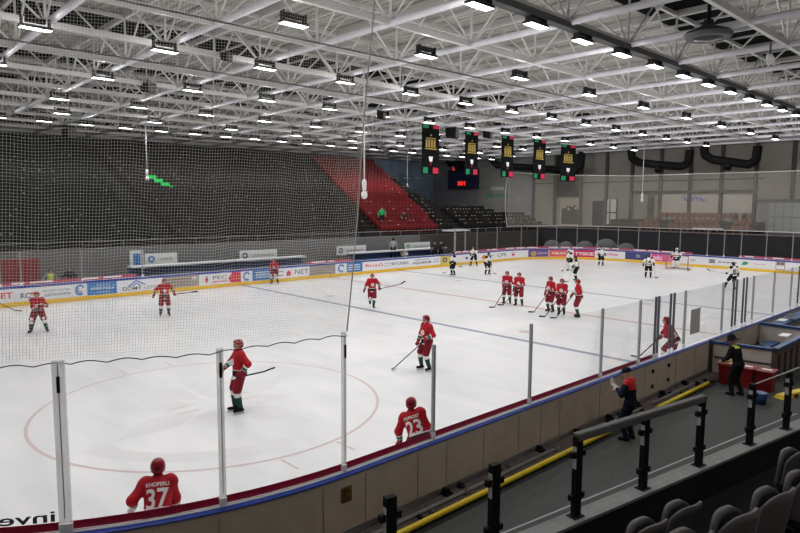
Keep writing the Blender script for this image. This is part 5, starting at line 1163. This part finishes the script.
player('person in white jersey bending forward, stick to the right, far ice', 487, 274.5, .55, .7, 'white', h=.026, top=(.3, .05, .95), top_hand='R', blade_px=(493, 273.5), slabel='hockey stick of the white player bending forward', bdir=(.6, .5, 0), lean=.42, pelvis=(-.08, 0, .88), stickm='sticklight', group=GW)
player('goalkeeper in white helmet and bulky white leg pads, standing left of the TYSKIE advert', 570, 271, -.6, .6, 'white', h=.028, top=(.3, .1, .95), blade=(.6, -.1, .03), slabel='goalkeeper stick beside the white leg pads', bdir=(.8, .2, 0), goalie=True, helmet='helmwhite', lean=.25, stickm='sticklight', group=GW, feet=((0, .22, .2), (0, -.22, -.2)))
player('person in white jersey, dark shoulders, skating behind the three waiting red players', 576.5, 281, -.9, .15, 'white', h=.024, top=(.3, .1, 1.0), blade_px=(568.5, 282), slabel='hockey stick of the white player behind the three red players', bdir=(.8, 0, 0), lean=.2, stickm='sticklight', group=GW, number='12')
player('person in white jersey close to the far end boards right of TYSKIE', 600.5, 266, .3, .7, 'white', h=.028, hands=((.25, .25, .95), (.25, -.25, .95)), group=GW)
player('person in white jersey seen from behind near the far goal', 648, 278, .05, -1, 'white', h=.026, top=(.1, -.34, .95), top_hand='R', both=False, blade_px=(655, 278), slabel='hockey stick of the white player standing with the back turned', bdir=(.6, -.5, 0), number='14', group=GW, stickm='sticklight')
player('goalkeeper standing inside the far goal', 0, 0, -.3, .9, 'white', xy=(RL-3.5, RW/2+.25), h=.03, hands=((.3, .35, 1.0), (.3, -.35, 1.0)), goalie=True, helmet='helmwhite', group=GW)
player('person in white jersey behind the near glass with one leg kicked out', 733, 290, -.55, -.75, 'white', h=.022, top=(.42, .22, 1.02), blade=(1.55, .55, 1.02), top_hand='L', both=False, hands=((.42, .22, 1.02), (.1, -.36, .9)), slabel='pale hockey stick raised left by the white player behind the near glass', bdir=(.8, .35, .35), lean=.12, number='81', feet=((.42, .30, .6, .03), (-.02, -.08, 0)), group=GW, stickm='sticklight')
# the stick of a player outside the picture at the left
a = at(15.5, 311, z=.02); b = at(-12, 298, Y=a[1]-.4); stick('dark hockey stick reaching in from the left picture edge', b, a, (.9, -.3, 0))
# staff on the walkway
PS = 1.0
NAVY = dict(top='navy', trousers='navy', shoes='jblack', hat='cap', hatm='navy', yoke='vestred', yoke_h=.30, yoke_arm=.18)
x, y = 15.9, -1.25; fc = face_dir(x, y, -.95, -.35)
b, J = person('person in navy cap and red vest holding a white paper on the walkway', x, y, 0, fc, 'staff', h=.015, lean=.10, head=(0, .35), hands=((.34, .10, 1.16), (.34, -.10, 1.14)), grip=((0, 1, .2), (0, 1, -.2)), cloth=NAVY, feet=((.03, .12, .15), (-.02, -.12, -.15)))
t = empty('note_sheet', to_world(x, y, 0, fc, (.39, 0, 1.22)), fc); tag(t, 'white folded paper in the hands of the red-vested person', 'paper')
mb = MB(); mb.obox((0, 0, 0), V3(.8, 0, .6), V3(0, 1, 0), V3(-.6, 0, .8), .10, .09, .003); mb.build('page', 'paper', t); mb = MB(); mb.obox((.07, 0, .10), V3(.3, 0, .95), V3(0, 1, 0), V3(-.95, 0, .3), .07, .09, .003); mb.build('folded_page', 'paper', t)
BLK = dict(top='jblack', trousers='jblack', shoes='jblack', hat='wide', hatm='jblack', yoke='hivis', yoke_h=.45, yoke_arm=.0)
x, y = 21.5, -1.72; fc = face_dir(x, y, -.8, -.5)
person('person in black clothes and wide dark hat, leaning over the red crates', x, y, 0, fc, 'staff', h=.015, lean=.28, head=(0, .4), hands=((.40, .18, .92), (.46, -.14, .98)), cloth=BLK, feet=((.06, .13, .15), (-.06, -.13, -.15)))
# people behind the far boards and in the stand
mk = lambda top, tr, **k: dict(top=top, trousers=tr, shoes='jblack', **k)
x, y = at(393, 258, Y=31.62)[:2]; person('person in grey top and dark trousers standing at far bench, back turned', x, y, .85, face_dir(x, y, .2, -1), 'staff', h=.026, lean=.2, cloth=mk('greycloth', 'jblack'), hands=((.25, .3, .85), (.25, -.3, .85)))
x, y = at(404, 258, Y=31.6)[:2]; person('person in pale clothes sitting on the far bench', x, y, .42, face_dir(x, y, 0, 1), 'staff', h=.026, seated=True, pelvis=(0, 0, .5), feet=((.42, .14, 0), (.42, -.14, 0)), cloth=mk('jwhite', 'greycloth'), hands=((.35, .18, .62), (.35, -.18, .62)))
x, y = at(435, 258, Y=31.0)[:2]; person('person in dark brown clothes standing right of the white bench sign', x, y, .42, face_dir(x, y, -.4, 1), 'staff', h=.026, cloth=mk('pot', 'jblack'))
x, y = at(440.5, 258, Y=31.1)[:2]; person('person in dark clothes near the glazed shelter', x, y, .42, face_dir(x, y, .4, 1), 'staff', h=.026, cloth=mk('walldark', 'jblack'))
x, y = at(50, 285, Y=31.2)[:2]; person('person in yellow-green vest behind far boards, seen through the net', x, y, 0, face_dir(x, y, .3, 1), 'staff', h=.026, lean=.2, cloth=mk('greycloth', 'jblack', yoke='hivis', yoke_h=.10, yoke_arm=.0))
x, y = at(70, 285, Y=31.6)[:2]; person('person in dark clothes beside the vest wearer, seen through the net', x, y, 0, face_dir(x, y, 0, 1), 'staff', h=.026, cloth=mk('walldark', 'jblack'))
q = stand_at(374, 213); j = int((q[1]-SY0)/SD); person('person in bright green shirt standing in the red seats', q[0], rowY(j)-.38, rowZ(j), face_dir(q[0], q[1], -.2, 1), 'staff', h=.026, cloth=mk('greenshirt', 'jblack'))
q = stand_at(400, 214); j = int((q[1]-SY0)/SD); person('person in dark clothes sitting in the red seats', q[0], rowY(j)-.05, rowZ(j), face_dir(q[0], q[1], 0, 1), 'staff', h=.026, seated=True, pelvis=(0, 0, .5), feet=((.42, .14, 0), (.42, -.14, 0)), cloth=mk('walldark', 'jblack'), hands=((.35, .18, .62), (.35, -.18, .62)))

# ------------------------------------------------------------------ light
w = bpy.data.worlds.new('world'); scene.world = w; w.use_nodes = True
w.node_tree.nodes['Background'].inputs[0].default_value = (.02, .02, .022, 1); w.node_tree.nodes['Background'].inputs[1].default_value = 1
vs = scene.view_settings; vs.view_transform = 'Standard'; vs.look = 'None'; vs.exposure = .1; vs.gamma = 1; vs.use_curve_mapping = False
scene.cycles.transparent_max_bounces = 40; scene.cycles.max_bounces = 8; scene.cycles.diffuse_bounces = 4; scene.cycles.sample_clamp_indirect = 4
scene.cycles.use_denoising = True; scene.cycles.caustics_reflective = False
